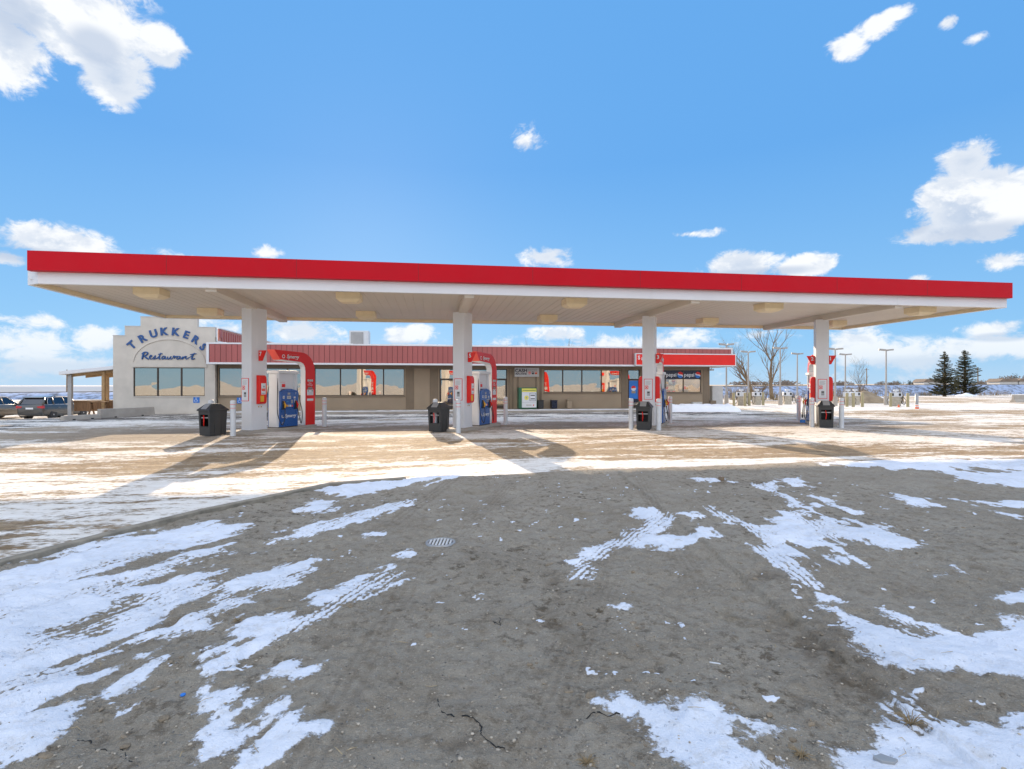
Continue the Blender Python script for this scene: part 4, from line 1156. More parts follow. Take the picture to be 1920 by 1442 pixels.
PW = [PU(p, VW) for p in (1212, 1248, 1282, 1315)]
D1 = (PU(824, VW), PU(951, VW)); D2 = (PU(1177, VW), PU(1200, VW))
ZW = {'L': (1.02, 2.68), 'R': (1.20, 2.66), 'P': (1.17, 2.68)}
holes = []
def loc_(us): return [u - BU for u in us]
wins = []
for lst, k in ((LW, 'L'), (RW, 'R'), (PW, 'P')):
    z0, z1 = ZW[k]
    holes.append((lst[0] - BU, lst[-1] - BU, z0, z1))
    for a, b in zip(lst[:-1], lst[1:]): wins.append((a - BU, b - BU, z0, z1, k))
holes.append((D1[0] - BU, D1[1] - BU, .15, 2.68)); holes.append((D2[0] - BU, D2[1] - BU, .15, 2.68))
mb = MB()
wall_grid(mb, ul - BU, ur - BU, 0, 3.9, holes, 0, .22)
mb.box(ul - BU, ul - BU + .2, .222, 10, 0, 3.9); mb.box(ur - BU - .2, ur - BU, .222, 10, 0, 3.9); mb.box(ul - BU + .2, ur - BU - .2, 9.8, 10, 0, 3.9)
mb.build('wall', MT['taupe'], shop)
mb = MB()                                 # pilasters, battens and head band
for p in (764, 773, 809, 818, 955, 961, 971, 1005, 1014, 1167, 1174, 1203):
    u = PU(p, VW) - BU; mb.box(u - .06, u + .06, -.045, -.002, .15, 2.86)
for a, b in ((761, 776), (806, 822), (1165, 1176), (1318, 1330)):
    ua, ub = PU(a, VW) - BU, PU(b, VW) - BU; mb.box(ua, ub, -.03, -.001, .15, 2.86)
for lst, k in ((LW, 'L'), (RW, 'R'), (PW, 'P')):
    mb.box(lst[0] - BU - .05, lst[-1] - BU + .05, -.05, -.003, ZW[k][0] - .09, ZW[k][0] - .01)
mb.box(ul - BU, ur - BU, -.04, -.002, 2.70, 2.885)
mb.build('wall_trim', MT['taupe2'], shop)
mb = MB(); mb.box(ul - BU + .2, ur - BU - .2, .225, 9.8, .01, .15); mb.build('interior_floor', MT['conc'], shop)
# inside the shop: ceiling with lit panels, back wall, stocked shelves near the glass
mb = MB(); mb.box(ul - BU + .2, ur - BU - .2, .23, 9.8, 2.80, 2.84); mb.build('interior_ceiling', MT['lightgray'], shop)
mb = MB(); mb.box(ul - BU + .2, ur - BU - .2, 6.5, 6.6, .15, 2.80); mb.build('interior_wall', mat('inner_cream', (.70, .58, .38), .8), shop)
MT['tube'] = mat('lit_panel', (.9, .9, .85), .5, emit=((1.0, .84, .58), 26.0))
u = ul - BU + 1.5
while u < ur - BU - 1:
    for vv in (1.4, 4.0):
        mb = MB(); mb.box(u - .15, u + .15, vv - .6, vv + .6, 2.785, 2.799); mb.build('ceiling_light_panel', MT['tube'], shop)
    u += 2.6
prng = random.Random(12)
PK = [mat('pack_%s' % n_, c_, .5) for n_, c_ in (('orange', (.75, .20, .03)), ('red', (.65, .03, .02)), ('gold', (.75, .48, .08)), ('white', (.75, .75, .72)), ('teal', (.05, .3, .35)))]
def shelf(u0, u1, v, h, label):
    t = site('store_shelf', label, 'shelf', (u0 + u1) / 2, v, .15); w = (u1 - u0) / 2
    mb = MB()
    for z in np.arange(.05, h, .38): mb.box(-w, w, -.2, .2, z, z + .03)
    mb.box(-w, w, .17, .2, 0, h); mb.build('rack', MT['lightgray'], t)
    for m_ in PK[:4]:
        mb = MB()
        for z in np.arange(.08, h - .1, .38):
            x = -w + .05
            while x < w - .15:
                bw = prng.uniform(.08, .2); 
                if prng.random() < .27: mb.box(x, x + bw, -.18, prng.uniform(-.1, .1), z, z + prng.uniform(.15, .30))
                x += bw + .02
        if mb.v: tag(mb.build('packages', m_, t), kind='stuff')
shelf(PW[0] + .1, PW[1] + .2, 35.3, 1.55, 'stocked shelf behind the first window under the soft drink banners')
shelf(PW[1] + .4, PW[2] + .3, 35.6, 1.75, 'stocked shelf behind the middle window under the soft drink banners')
shelf(PW[2] + .45, PW[3] - .1, 35.3, 1.50, 'stocked shelf behind the last window under the soft drink banners')
shelf(RW[0] + .3, RW[1] + .5, 35.6, 1.6, 'stocked shelf behind the left pane of the middle window group')
shelf(RW[2] + .2, RW[4] - .3, 35.6, 1.5, 'stocked shelf behind the right panes of the middle window group')
shelf(LW[4] + .3, LW[6] + .3, 35.7, 1.4, 'stocked shelf behind the windows right of the leftmost column')
for (a, b, z0, z1, k) in wins:
    mb = MB(); t_ = .035
    mb.box(a, a + t_, .04, .12, z0, z1); mb.box(b - t_, b, .04, .12, z0, z1); mb.box(a + t_, b - t_, .04, .12, z0, z0 + t_); mb.box(a + t_, b - t_, .04, .12, z1 - t_, z1)
    w_ = mb.build('window', MT['dark2'], shop)
    mb = MB(); mb.box(a + t_, b - t_, .075, .081, z0 + t_, z1 - t_); mb.build('pane', MT['glass_clear'] if k == 'P' else MT['glass'], w_)
    if k == 'P':
        mb = MB(); mb.box(a + t_ + .004, b - t_ - .004, .060, .066, z1 - .62, z1 - t_ - .004)
        bn = mb.build('window_banner', MT['navy'], w_)
        mb = MB(); cx = (a + b) / 2; W_ = b - a
        text(mb, 'pepsi', .36, T((cx - W_ * .17, .056, z1 - .33)), m=MT['white'], depth=.003, off=.006)
        rr = .21; gx = cx + W_ * .33; gz = z1 - .33
        def seg(f, cm, dy):
            pts = []
            for q in np.linspace(-1, 1, 17):
                pts.append((q, f[0](q)))
            for q in np.linspace(1, -1, 17): pts.append((q, f[1](q)))
            pts = [(p[0] * rr * cos(.6) + p[1] * rr * sin(.6), -p[0] * rr * sin(.6) + p[1] * rr * cos(.6)) for p in pts]
            mb.prism(pts, 0, .003, 'z', T((gx, dy, gz)) @ FRONT, cm)
        cap = lambda q: math.sqrt(max(0, 1 - q * q))
        wv = lambda q: .22 * sin(q * 2.6)
        seg((lambda q: cap(q), lambda q: min(cap(q), wv(q) + .2)), MT['red2'], .056)
        seg((lambda q: min(cap(q), wv(q) + .2), lambda q: max(-cap(q), wv(q) - .2)), MT['white'], .0555)
        seg((lambda q: max(-cap(q), wv(q) - .2), lambda q: -cap(q)), MT['access'], .056)
        mb.build('banner_print', None, bn)
# doors
def door(a, b, leaves, z1=2.68, tz=2.03):
    mb = MB(); mb.box(a, a + .06, .03, .13, .15, z1); mb.box(b - .06, b, .03, .13, .15, z1); mb.box(a + .06, b - .06, .03, .13, z1 - .05, z1); mb.box(a + .06, b - .06, .03, .13, tz, tz + .05)
    d_ = mb.build('door', MT['dark2'], shop)
    w = (b - a - .12) / leaves
    for k in range(leaves):
        x0 = a + .06 + k * w; x1 = x0 + w
        mb = MB(); mb.box(x0, x0 + .05, .05, .11, .16, tz); mb.box(x1 - .05, x1, .05, .11, .16, tz); mb.box(x0 + .05, x1 - .05, .05, .11, .16, .36); mb.box(x0 + .05, x1 - .05, .05, .11, tz - .06, tz - .001)
        mb.build('leaf_frame', MT['dark2'], d_)
        mb = MB(); mb.box(x0 + .05, x1 - .05, .078, .084, .36, tz - .06); mb.box(x0, x1, .078, .084, tz + .05, z1 - .05); mb.build('pane', MT['glass'], d_)
        mb = MB(); mb.tube([(x1 - .12, .06, 1.0), (x1 - .12, .0, 1.02), (x1 - .12, .0, 1.3), (x1 - .12, .06, 1.32)], .012, 8); mb.build('handle', MT['gray'], d_)
    return d_
door(D1[0] - BU, D1[1] - BU, 4)
d2 = door(D2[0] - BU, D2[1] - BU, 1)
mb = MB(); a, b = D2[0] - BU + .12, D2[1] - BU - .12
mb.box(a, b, .062, .068, .5, 1.96, m=MT['access']); cx = (a + b) / 2
mb.lathe([(.17, 0), (.17, .004)], 24, M=T((cx, .058, 1.45)) @ FRONT, m=MT['white']); mb.prism([(.16 * cos(q), .16 * sin(q)) for q in np.linspace(.1, PI + .1, 14)], 0, .004, 'z', T((cx, .054, 1.46)) @ FRONT, MT['red2'])
mb.box(cx - .14, cx + .14, .055, .062, 1.12, 1.27, m=MT['taupe']); mb.box(a, b, .055, .062, .5, .75, m=MT['navy'])
mb.build('door_poster', None, d2)
# fascia
VF = 32.6
fu0, fu1 = PU(388.5, VF) - BU, PU(1372, VF) - BU
fv = VF - BV
mb = MB()
u = fu0 + .12
while u < fu1 - .1:
    w = min(.30, fu1 - .06 - u); mb.box(u + .012, u + w - .012, fv - .022, fv + .02, 2.965, 4.01); u += .30
vv = fv + .12
while vv < 9.5:                            # boards on the two ends
    for ue, s_ in ((fu0, -1), (fu1, 1)):
        mb.box(ue - .02 if s_ < 0 else ue - .02, ue + .02, vv + .012, vv + .288, 2.965, 4.01)
    vv += .30
mb.build('fascia_boards', MT['fascia'], shop)
mb = MB(); mb.box(fu0 + .01, fu1 - .01, fv, fv + .05, 2.90, 4.05); mb.box(fu0 - .005, fu0 + .05, fv + .055, 9.9, 2.90, 4.05); mb.box(fu1 - .05, fu1 + .005, fv + .055, 9.9, 2.90, 4.05)
mb.build('fascia_backing', MT['fascia_gap'], shop)
mb = MB()
for z0, z1 in ((2.86, 2.965), (4.01, 4.10)):
    mb.box(fu0 - .04, fu1 + .04, fv - .045, fv + .055, z0, z1)
    mb.box(fu0 - .04, fu0 + .06, fv + .055, 9.95, z0, z1); mb.box(fu1 - .06, fu1 + .04, fv + .055, 9.95, z0, z1)
mb.box(fu0 - .038, fu0 + .10, fv - .043, fv + .053, 2.965, 4.01)
mb.box(fu1 - .05, fu1 + .038, fv - .043, fv + .053, 2.965, 4.01)
mb.build('fascia_trim', MT['white'], shop, bevel=.006)
mb = MB(); mb.box(fu0 + .055, fu1 - .055, fv + .056, -.001, 2.89, 2.93); mb.box(fu1 - 1.2, fu1 - .055, .001, 9.8, 2.89, 2.93); mb.build('eave_soffit', MT['lightgray'], shop)
mb = MB(); mb.box(fu0 + .06, fu1 - .06, fv + .06, 9.9, 3.905, 3.98); mb.build('roof', MT['roof'], shop)
mb = MB()
rr = random.Random(8)
for k in range(70):
    u = fu0 + rr.random() * (fu1 - fu0 - .5); mb.box(u, u + rr.uniform(.2, .9), fv - .03 + rr.random() * .02, fv + .04, 4.101, 4.101 + rr.uniform(.005, .018))
tag(mb.build('roof_edge_snow', MT['snow'], shop), kind='stuff')
# things on and by the shop
t = site('roof_vent_unit', 'grey and white ventilation box on the shop roof', 'roof unit', PU(675, 37), 37.0, 3.98)
mb = MB(); mb.box(-.62, .62, -.5, .5, 0, 1.30); mb.build('cabinet', MT['white_dull'], t, bevel=.02)
mb = MB(); mb.box(-.52, .28, -.53, -.50, .05, 1.2); mb.build('grille', MT['gray'], t)
t2 = site('roof_vent_pipe', 'thin dark vent low on the shop roof near its right half', 'roof unit', PU(1148, 36), 36.0, 3.98)
mb = MB(); mb.box(-.42, .42, -.1, .1, .16, .24); mb.box(-.05, .05, -.05, .05, 0, .16); mb.build('vent_hood', MT['dark'], t2)
t3 = site('roof_rail', 'low dark row of snow guards above the right end of the shop roof', 'rail', PU(1362, 33.5), 33.5, 3.98)
mb = MB(); 
for k in range(9): mb.box(-.42 + .1 * k, -.36 + .1 * k, -.03, .03, 0, .22)
mb.box(-.45, .5, -.01, .01, .12, .15); mb.build('guard', MT['gray'], t3)
# shop sign
VS = VF - .12
su0, su1 = PU(1190, VS), PU(1377.5, VS)
sg = site('shop_sign', 'long red illuminated sign board with white edge on the right end of the shop fascia', 'sign', su0, VS, 2.90)
Ls = su1 - su0
mb = MB(); mb.box(0, Ls, -.14, .10, 0, .79); mb.build('sign_case', MT['lightgray'], sg, bevel=.01)
mb = MB(); mb.box(.05, Ls - .05, -.150, -.141, .06, .73); mb.build('red_face', MT['red2'], sg)
mb = MB()
for a_, b_ in (((0, Ls, 0, .06)), ((0, Ls, .73, .79))) if False else (((0, 0),) * 0): pass
mb.box(0, Ls, -.158, -.142, 0, .055); mb.box(0, Ls, -.158, -.142, .735, .79); mb.box(0, .05, -.158, -.142, .055, .735); mb.box(Ls - .05, Ls, -.158, -.142, .055, .735)
mb.build('edge_frame', MT['white'], sg)
mb = MB()
def sx_(px): return PU(px, VS - .15) - su0
text(mb, 'S', .34, T((sx_(1198), -.156, .50)), m=MT['white'], depth=.01, off=.008)
text(mb, 'a', .34, T((sx_(1204.5), -.156, .46)), m=MT['white'], depth=.01, off=.008)
text(mb, 'p', .34, T((sx_(1242), -.156, .44)), m=MT['white'], depth=.01, off=.008)
mb.build('lettering', None, sg)
# cash sign
u0, u1 = PU(965, VW - .1), PU(1011, VW - .1)
cs = site('cash_machine_sign', 'white CASH MACHINE sign board on the wall above the green cabinet', 'sign', u0, VW - .07, 2.20)
Lc = u1 - u0
mb = MB(); mb.box(0, Lc, -.03, .02, 0, .58); mb.build('board', MT['lightgray'], cs, bevel=.008)
mb = MB(); text(mb, 'CASH', .31, T((.42, -.033, .38)), m=MT['navy'], depth=.006, off=.008); text(mb, 'MACHINE', .165, T((.42, -.033, .18)), m=MT['navy'], depth=.006, off=.004)
for k in range(5): mb.box(.88 + .12 * k, .97 + .12 * k, -.036, -.031, .42, .46, m=MT['gray'])
for k, cm in enumerate(('red3', 'navy', 'orange')): mb.box(.90 + .21 * k, 1.04 + .21 * k, -.036, -.031, .16, .33, m=MT[cm])
for k in range(3): mb.box(.92 + .21 * k, 1.02 + .21 * k, -.038, -.036, .22 + .03 * k, .25 + .03 * k, m=MT['white'])
mb.build('lettering', None, cs)
# propane cabinet
u0, u1 = PU(972.5, VW - .6), PU(1006, VW - .6)
cb = site('gas_bottle_cabinet', 'green cabinet with yellow topped poster standing against the shop wall', 'cabinet', (u0 + u1) / 2, VW - .42, .15)
hw = (u1 - u0) / 2
mb = MB(); mb.box(-hw, hw, -.34, .34, .04, 1.36); mb.box(-hw + .05, hw - .05, -.3, .3, 0, .04); mb.build('cabinet_body', MT['green'], cb, bevel=.015)
mb = MB(); mb.box(-hw + .18, hw - .04, -.352, -.341, .10, 1.08, m=MT['white']); mb.box(-hw + .18, hw - .04, -.352, -.341, 1.09, 1.30, m=MT['paleyellow'])
mb.box(-hw + .22, hw - .08, -.356, -.352, 1.17, 1.21, m=MT['green'])
mb.lathe([(.14, 0), (.14, .003)], 20, M=T((-.10, -.352, .72)) @ FRONT, m=MT['paleyellow']); mb.lathe([(.05, 0), (.05, .004)], 16, M=T((-.10, -.353, .72)) @ FRONT, m=MT['gray'])
mb.box(.10, hw - .08, -.356, -.352, .52, 1.02, m=MT['navy']); mb.box(.12, hw - .10, -.358, -.356, .54, 1.0, m=MT['white'])
for zz in (.62, .84): mb.box(.16, hw - .14, -.360, -.358, zz, zz + .06, m=MT['dark'])
mb.box(-hw + .2, hw - .06, -.354, -.352, .42, .43, m=MT['gray']); mb.box(-.12, .22, -.354, -.352, .2, .3, m=MT['lightgray']); mb.box(.32, .38, -.354, -.352, .2, .3, m=MT['red3'])
mb.build('poster', None, cb)
def small_bin(px, w, h, m, name, label, cat):
    t = site(name, label, cat, PU(px, VW - .5), VW - .35, .15)
    mb = MB(); mb.prism([(-w / 2 * .9, -.2), (w / 2 * .9, -.2), (w / 2, .2), (-w / 2, .2)], .02, h, 'z'); mb.build('body', m, t, bevel=.02)
    mb = MB(); mb.box(-w / 2 - .015, w / 2 + .015, -.215, .215, h, h + .035); mb.build('lid', m, t, bevel=.01)
small_bin(1014, .40, .52, MT['dark'], 'storage_bin', 'black box bin touching the right side of the green cabinet', 'bin')
small_bin(1039.5, .40, .52, MT['navy'], 'storage_bin', 'dark bin alone under the shop windows, right of the green cabinet', 'bin')
small_bin(1068, .34, .54, MT['taupe'], 'storage_bin', 'tan box under the shop windows, right of the two dark bins', 'box')
t = site('cable_box', 'low grey box at the wall under the soft drink banners', 'box', PU(1306, VW - .3), VW - .25, .15)
mb = MB(); mb.box(-.30, .36, -.15, .15, .0, .38); mb.build('body', MT['lightgray'], t, bevel=.01)
# electrical cabinet beyond the shop's right end
p_ = GP(1340, 760); 
t = thing('electric_cabinet', 'pale grey electric cabinet beyond the right end of the shop', 'cabinet', (.382 * 37.5, 37.5, 0), ALPHA)
mb = MB(); mb.box(-.42, .38, -.3, .3, 0, 1.62); mb.build('cabinet_body', MT['lightgray'], t, bevel=.02)
t = thing('meter_box', 'small brown box at the right corner of the shop', 'box', (.375 * 36.2, 36.2, 0), ALPHA)
mb = MB(); mb.box(-.22, .2, -.2, .2, 0, .62); mb.build('body', MT['taupe2'], t, bevel=.01)
t = thing('security_camera', 'small pale flood light under the eave at the right corner of the shop', 'lamp', SW(PU(1334, 33.6), 33.6, 2.70), ALPHA)
mb = MB(); mb.box(-.12, .12, -.12, .12, -.06, .04); mb.tube([(0, 0, .04), (0, 0, .2)], .02, 8); mb.build('fixture', MT['lightgray'], t, bevel=.01)

# sidewalk with a snowy edge
mb = MB(); mb.box(-12.6, 18.9, 31.55, 33.79, -.05, .15); o = mb.build('sidewalk', MT['conc'], bevel=.02)
o.rotation_euler = (0, 0, ALPHA); tag(o, 'concrete sidewalk along the shop front', 'sidewalk', kind='structure')
mb = MB()
rr = random.Random(4); x = -12.6; vs = []; fs = []; k = 0
while x < 13.2:
    h = .012 + .03 * rr.random(); w = .10 + .12 * rr.random()
    for (yy, z) in ((31.56, .149), (31.575, .15 + h), (31.56 + w, .15 + h * .8), (31.60 + w, .149)): vs.append((x, yy, z))
    if k: 
        for q in range(3): fs.append((4 * k - 4 + q, 4 * k + q, 4 * k + q + 1, 4 * k - 3 + q))
    k += 1; x += .25
mb.add(vs, fs); o = mb.build('snow_edge', MT['snow']); o.rotation_euler = (0, 0, ALPHA); tag(o, 'thin line of snow along the edge of the shop sidewalk', 'snow', kind='stuff')
# snow bank at the right end
def snowbank(u0, u1, v0, v1, h, name, label, seed):
    nu, nv = 70, 14; vs = []; fs = []
    for i in range(nu + 1):
        for j in range(nv + 1):
            a, b = i / nu, j / nv
            e = min(1, min(a, 1 - a) / .05) ** .5 * math.sin(PI * min(1, b * 1.0)) ** .35
            z = h * e * (.82 + .35 * float(vnoise(np.array(a * 17 + seed), np.array(b * 3)))) + .05 * float(vnoise(np.array(a * 60 + seed), np.array(b * 10))) * e
            vs.append((u0 + (u1 - u0) * a, v0 + (v1 - v0) * b, z - .01))
    for i in range(nu):
        for j in range(nv): q = i * (nv + 1) + j; fs.append((q, q + nv + 1, q + nv + 2, q + 1))
    mb = MB(); mb.add(vs, fs, smooth=True); o = mb.build(name, MT['snow']); o.rotation_euler = (0, 0, ALPHA); tag(o, label, 'snow bank', kind='stuff')
snowbank(PU(1246, 31.4), PU(1384, 31.4), 30.9, 32.8, .42, 'snow_bank', 'low snow bank ploughed along the right end of the shop', 3)

# ------------------------------------------------------------------ restaurant
VR = 33.55
rest = site('restaurant_building', 'cream stucco restaurant front with stepped parapet and blue lettering', 'building', PU(310, VR), VR)
RU = PU(310, VR)
def ru(px): return PU(px, VR) - RU
e0, e1, e2, e3, e4 = ru(212), ru(234), ru(263.5), ru(370), ru(403.5)
e5 = e4 + .95
wz0, wz1 = PZ(320, 743, VR), PZ(320, 689.5, VR)
w0_, w1_, w2_, w3_ = ru(250), ru(295), ru(339.5), ru(384)
mb = MB()
hol = [(w0_, w3_, wz0, wz1)]
wall_grid(mb, e0, e4 - .0, 0, 4.49, hol, 0, .22)
z1s, z2s = 5.04, 5.60
def slab_(a, b, z0, z1): mb.box(a, b, 0, .22, z0, z1)
slab_(e1, e4, 4.492, z1s); slab_(e2, e3, z1s + .001, z2s)
mb.box(e0, e0 + .22, .221, 9, 0, 4.2)
mb.box(e4 - .24, e4 - .02, .221, 9, 0, 4.2); mb.box(e0 + .22, e4 - .24, 8.8, 9, 0, 4.2)
mb.build('wall', MT['stucco'], rest)
mb = MB()                                    # metal flashing on the steps
for a, b, z in ((e0, e1, 4.495), (e1, e2, z1s), (e2, e3, z2s), (e3, e4, z1s)): mb.box(a - .02, b + .005, -.02, .24, z, z + .035)
mb.build('parapet_flashing', MT['lightgray'], rest)
mb = MB()                                    # lower plinth wash, window surround
mb.box(w0_ - .02, w3_ + .03, -.035, -.001, wz0 - .06, wz0 - .005); mb.build('window_ledge', MT['stucco'], rest)
mb = MB(); 
arc_c = ru(318); ra_ = ru(318) - w0_ - .15; rz_ = PZ(318, 636.5, VR) - PZ(318, 681.5, VR); az0 = PZ(310, 681.5, VR)
pts = [(arc_c + (ra_ + .15) * -cos(q), -.02, az0 + rz_ * sin(q)) for q in np.linspace(0, PI, 40)]
mb.tube(pts, .03, 8); mb.build('arch_moulding', MT['stucco'], rest)
mb = MB(); mb.box(w0_ - .1, ru(388), -.05, -.001, wz1 + .04, wz1 + .30); mb.build('window_head', MT['stucco'], rest)
for a, b in ((w0_, w1_), (w1_, w2_), (w2_, w3_)):
    mb = MB(); t_ = .035
    mb.box(a, a + t_, .03, .12, wz0, wz1); mb.box(b - t_, b, .03, .12, wz0, wz1); mb.box(a + t_, b - t_, .03, .12, wz0, wz0 + t_); mb.box(a + t_, b - t_, .03, .12, wz1 - t_, wz1)
    w_ = mb.build('window', MT['dark2'], rest)
    mb = MB(); mb.box(a + t_, b - t_, .075, .081, wz0 + t_, wz1 - t_); mb.build('pane', MT['glass_wavy'], w_)
# letters on an arc
mb = MB()
LET = [('T', 248, 647.5, -43), ('R', 267.5, 635.5, -31), ('U', 288.5, 626.5, -16), ('K', 307.5, 622.5, -4), ('K', 329, 623, 6), ('E', 349.5, 628.5, 19), ('R', 366.5, 637.5, 31), ('S', 381, 651, 46)]
for ch, px, py, an in LET:
    text(mb, ch, .60, T((ru(px), -.03, PZ(px, py, VR))) @ RY(R(an)), depth=.05, off=.022)
mb.build('lettering', MT['sign_blue'], rest)
# brush script word drawn stroke by stroke
mb = MB()
def px3(px, py): return (ru(px), -.03, PZ(px, py, VR))
ST = [  # strokes in the photo's own lettering, thickness
 ([(270.5, 662), (268.5, 667), (267, 674)], 1.25), ([(266.5, 664), (270, 661), (274.5, 660.5), (277.5, 662), (276, 665), (272, 667.5), (269.5, 668)], 1.0), ([(271, 668), (275, 671), (279, 674)], 1.1),
 ([(280.5, 671), (284, 669), (285, 667), (283, 666.5), (281, 669), (281, 672), (284, 673.5), (287, 672)], .8),
 ([(287, 672), (291, 668), (291.5, 666.5), (291.5, 670), (290, 673.5), (287.5, 673)], .8),
 ([(302, 662), (299.5, 668), (299, 673), (301.5, 673)], 1.0), ([(297, 664.5), (301, 663.8), (305, 663.3)], .8), ([(291, 673.5), (295.5, 671.5), (299.5, 667)], .7),
 ([(310, 668), (306.5, 668), (304, 671), (305, 673.5), (308, 672), (310.5, 668.5), (310, 672), (312, 673.5), (315, 671)], .85),
 ([(315, 668.5), (314.5, 672), (316.5, 673.5), (319.5, 671), (321, 668.5), (320, 672), (322, 673.5), (325, 670.5)], .85),
 ([(325, 670.5), (326.5, 667.5), (328.5, 669), (327, 672.5)], .85), ([(327, 672.5), (330, 669), (333.5, 668)], .7),
 ([(338, 668.5), (334.5, 668.5), (332, 671.5), (333.5, 673.8), (336.5, 672), (338.5, 669), (338, 672.5), (340, 673.5)], .85),
 ([(340, 673.5), (343.5, 668.8), (342.5, 673.5), (346, 669.5), (349.5, 668.5), (348.5, 672), (350.5, 673.5), (354, 671)], .85),
 ([(365, 662), (361.5, 668), (360, 673), (362.5, 673.5), (366, 672)], 1.0), ([(357, 665), (363, 664), (369, 663.4)], .8), ([(354, 671), (358, 669), (361, 666)], .6)]
sc = VR / 1000 * 1.0
for pts, th in ST:
    P3 = [Vector(px3(*p)) for p in pts]; out = []
    for i in range(len(P3) - 1):
        a, b = P3[i], P3[i + 1]; p0 = P3[max(i - 1, 0)]; p3 = P3[min(i + 2, len(P3) - 1)]
        for k in range(5):
            q = k / 5; out.append(.5 * ((2 * a) + (b - p0) * q + (2 * p0 - 5 * a + 4 * b - p3) * q * q + (3 * a - p0 - 3 * b + p3) * q ** 3))
    out.append(P3[-1]); mb.tube(out, [.036 * th * (.8 + .35 * sin(PI * k / (len(out) - 1))) for k in range(len(out))], 6)
mb.build('script_lettering', MT['sign_blue'], rest)
# cream folds behind the glass, standing in for reflected sunlit ground
def swag(name, a, b, z0, z1, va, parent, seed, side):
    nu, nz_ = 50, 16; vs = []; fs = []
    for i in range(nu + 1):
        for j in range(nz_ + 1):
            x = i / nu; y = j / nz_
            top = (1 - (x if side > 0 else 1 - x)) ** 1.8
            zt = z0 + (z1 - z0) * (.30 + .25 * top)
            z = z0 + (zt - z0) * y
            vs.append((a + (b - a) * x, va + .05 * sin(x * 34 + y * 3 + seed) + .04 * sin(y * 5), z))
    for i in range(nu):
        for j in range(nz_): q = i * (nz_ + 1) + j; fs.append((q, q + nz_ + 1, q + nz_ + 2, q + 1))
    m_ = MB(); m_.add(vs, fs, smooth=True); return m_.build(name, MT['reflection_sheet'], parent)
MT['reflection_sheet'] = mat('reflection_cream', (.80, .66, .42), .8, var=.1)
swag('reflection_sheet', w0_ - .1, w1_ + .3, wz0 - .1, wz1, .45, rest, 1, 1)
swag('reflection_sheet', w1_ + .2, w3_ + .1, wz0 - .1, wz1, .50, rest, 2, -1)
mb = MB(); mb.box(e0 + .25, e4 - .26, 1.4, 1.45, 0, 4.1); mb.build('inner_wall', MT['lightgray'], rest)
mb = MB(); mb.box(e0 + .02, e4 - .02, .225, 9, 4.205, 4.26); mb.build('roof', MT['roof'], rest)
mb = MB(); mb.box(e0 + .25, e4 - .25, .25, 8.8, .01, .1); mb.build('interior_floor', MT['conc'], rest)
# accessible parking marks
def access(px, py, label, bld_u, v, ld):
    t = site('accessible_sign', label, 'sign', PU(px, v), v - .01, PZ(px, py, v))
    mb = MB(); mb.box(-.17, .17, -.006, .0, -.17, .17); mb.build('plate', MT['access'], t)
    mb = MB(); F = T((0, -.007, 0))
    mb.lathe([(.026, 0), (.026, .004)], 12, M=T((-.02, -.007, .11)) @ FRONT, m=MT['white'])
    mb.tube([(-.02, -.008, .08), (-.02, -.008, -.01), (.06, -.008, -.01), (.09, -.008, -.09)], .012, 6, m=MT['white']); mb.tube([(-.03 + .075 * cos(q), -.008, -.05 + .075 * sin(q)) for q in np.linspace(2, 6, 14)], .011, 6, m=MT['white'])
    mb.tube([(-.02, -.008, .04), (.04, -.008, .04)], .01, 6, m=MT['white']); mb.build('wheelchair_mark', None, t)
access(368.5, 750, 'blue wheelchair sign on the stucco wall under the restaurant window', 0, VR, 0)
access(450, 751, 'blue wheelchair sign beside the leftmost column, on the shop wall', 0, VW - .06, 0)
# red side mansard behind the restaurant parapet
mz = MB(); x = e4 + .02
t = site('side_roof_screen', 'red ribbed roof screen running back behind the restaurant parapet', 'roof', RU + x, VR + .3, 0)
mb = MB(); mb.box(0, .08, 0, 13, 4.27, 5.0); mb.build('screen_wall', mat('screen_pink', (.55, .25, .20), .6), t)
mb = MB()
for k in range(34): mb.box(.081, .13, .3 + k * .38, .42 + k * .38, 4.27, 4.90)
mb.box(-.01, .14, .02, .28, 4.5, 4.98); mb.build('screen_rib', MT['fascia'], t)
mb = MB(); mb.box(-.03, .16, -.02, 13.05, 5.0, 5.06); mb.build('cap', MT['white'], t)
mb = MB(); mb.box(-.02, .1, .0, 13, 3.9, 4.27); mb.build('base_panel', MT['white'], t)

# wheel stops before the restaurant
def block(a, b, h, label, w=.32):
    p, q = GP(*a), GP(*b); t = thing('parking_block', label, 'parking block', p, math.atan2(q.y - p.y, q.x - p.x), group='concrete blocks before the restaurant')
    L = (q - p).length; mb = MB(); mb.prism([(0, 0), (w, 0), (w - .06, h), (.06, h)], 0, L, 'x'); mb.build('block', MT['conc'], t, bevel=.015)
    mb = MB()
    for f in (.25, .75): mb.box(L * f - .06, L * f + .06, -.004, .02, .0, .06)
    mb.build('slot', MT['dark'], t)
block((190, 784.5), (291, 778.5), .46, 'long concrete block right before the restaurant wall')
block((121, 789), (190, 785), .22, 'low concrete block beside the patio shelter post')
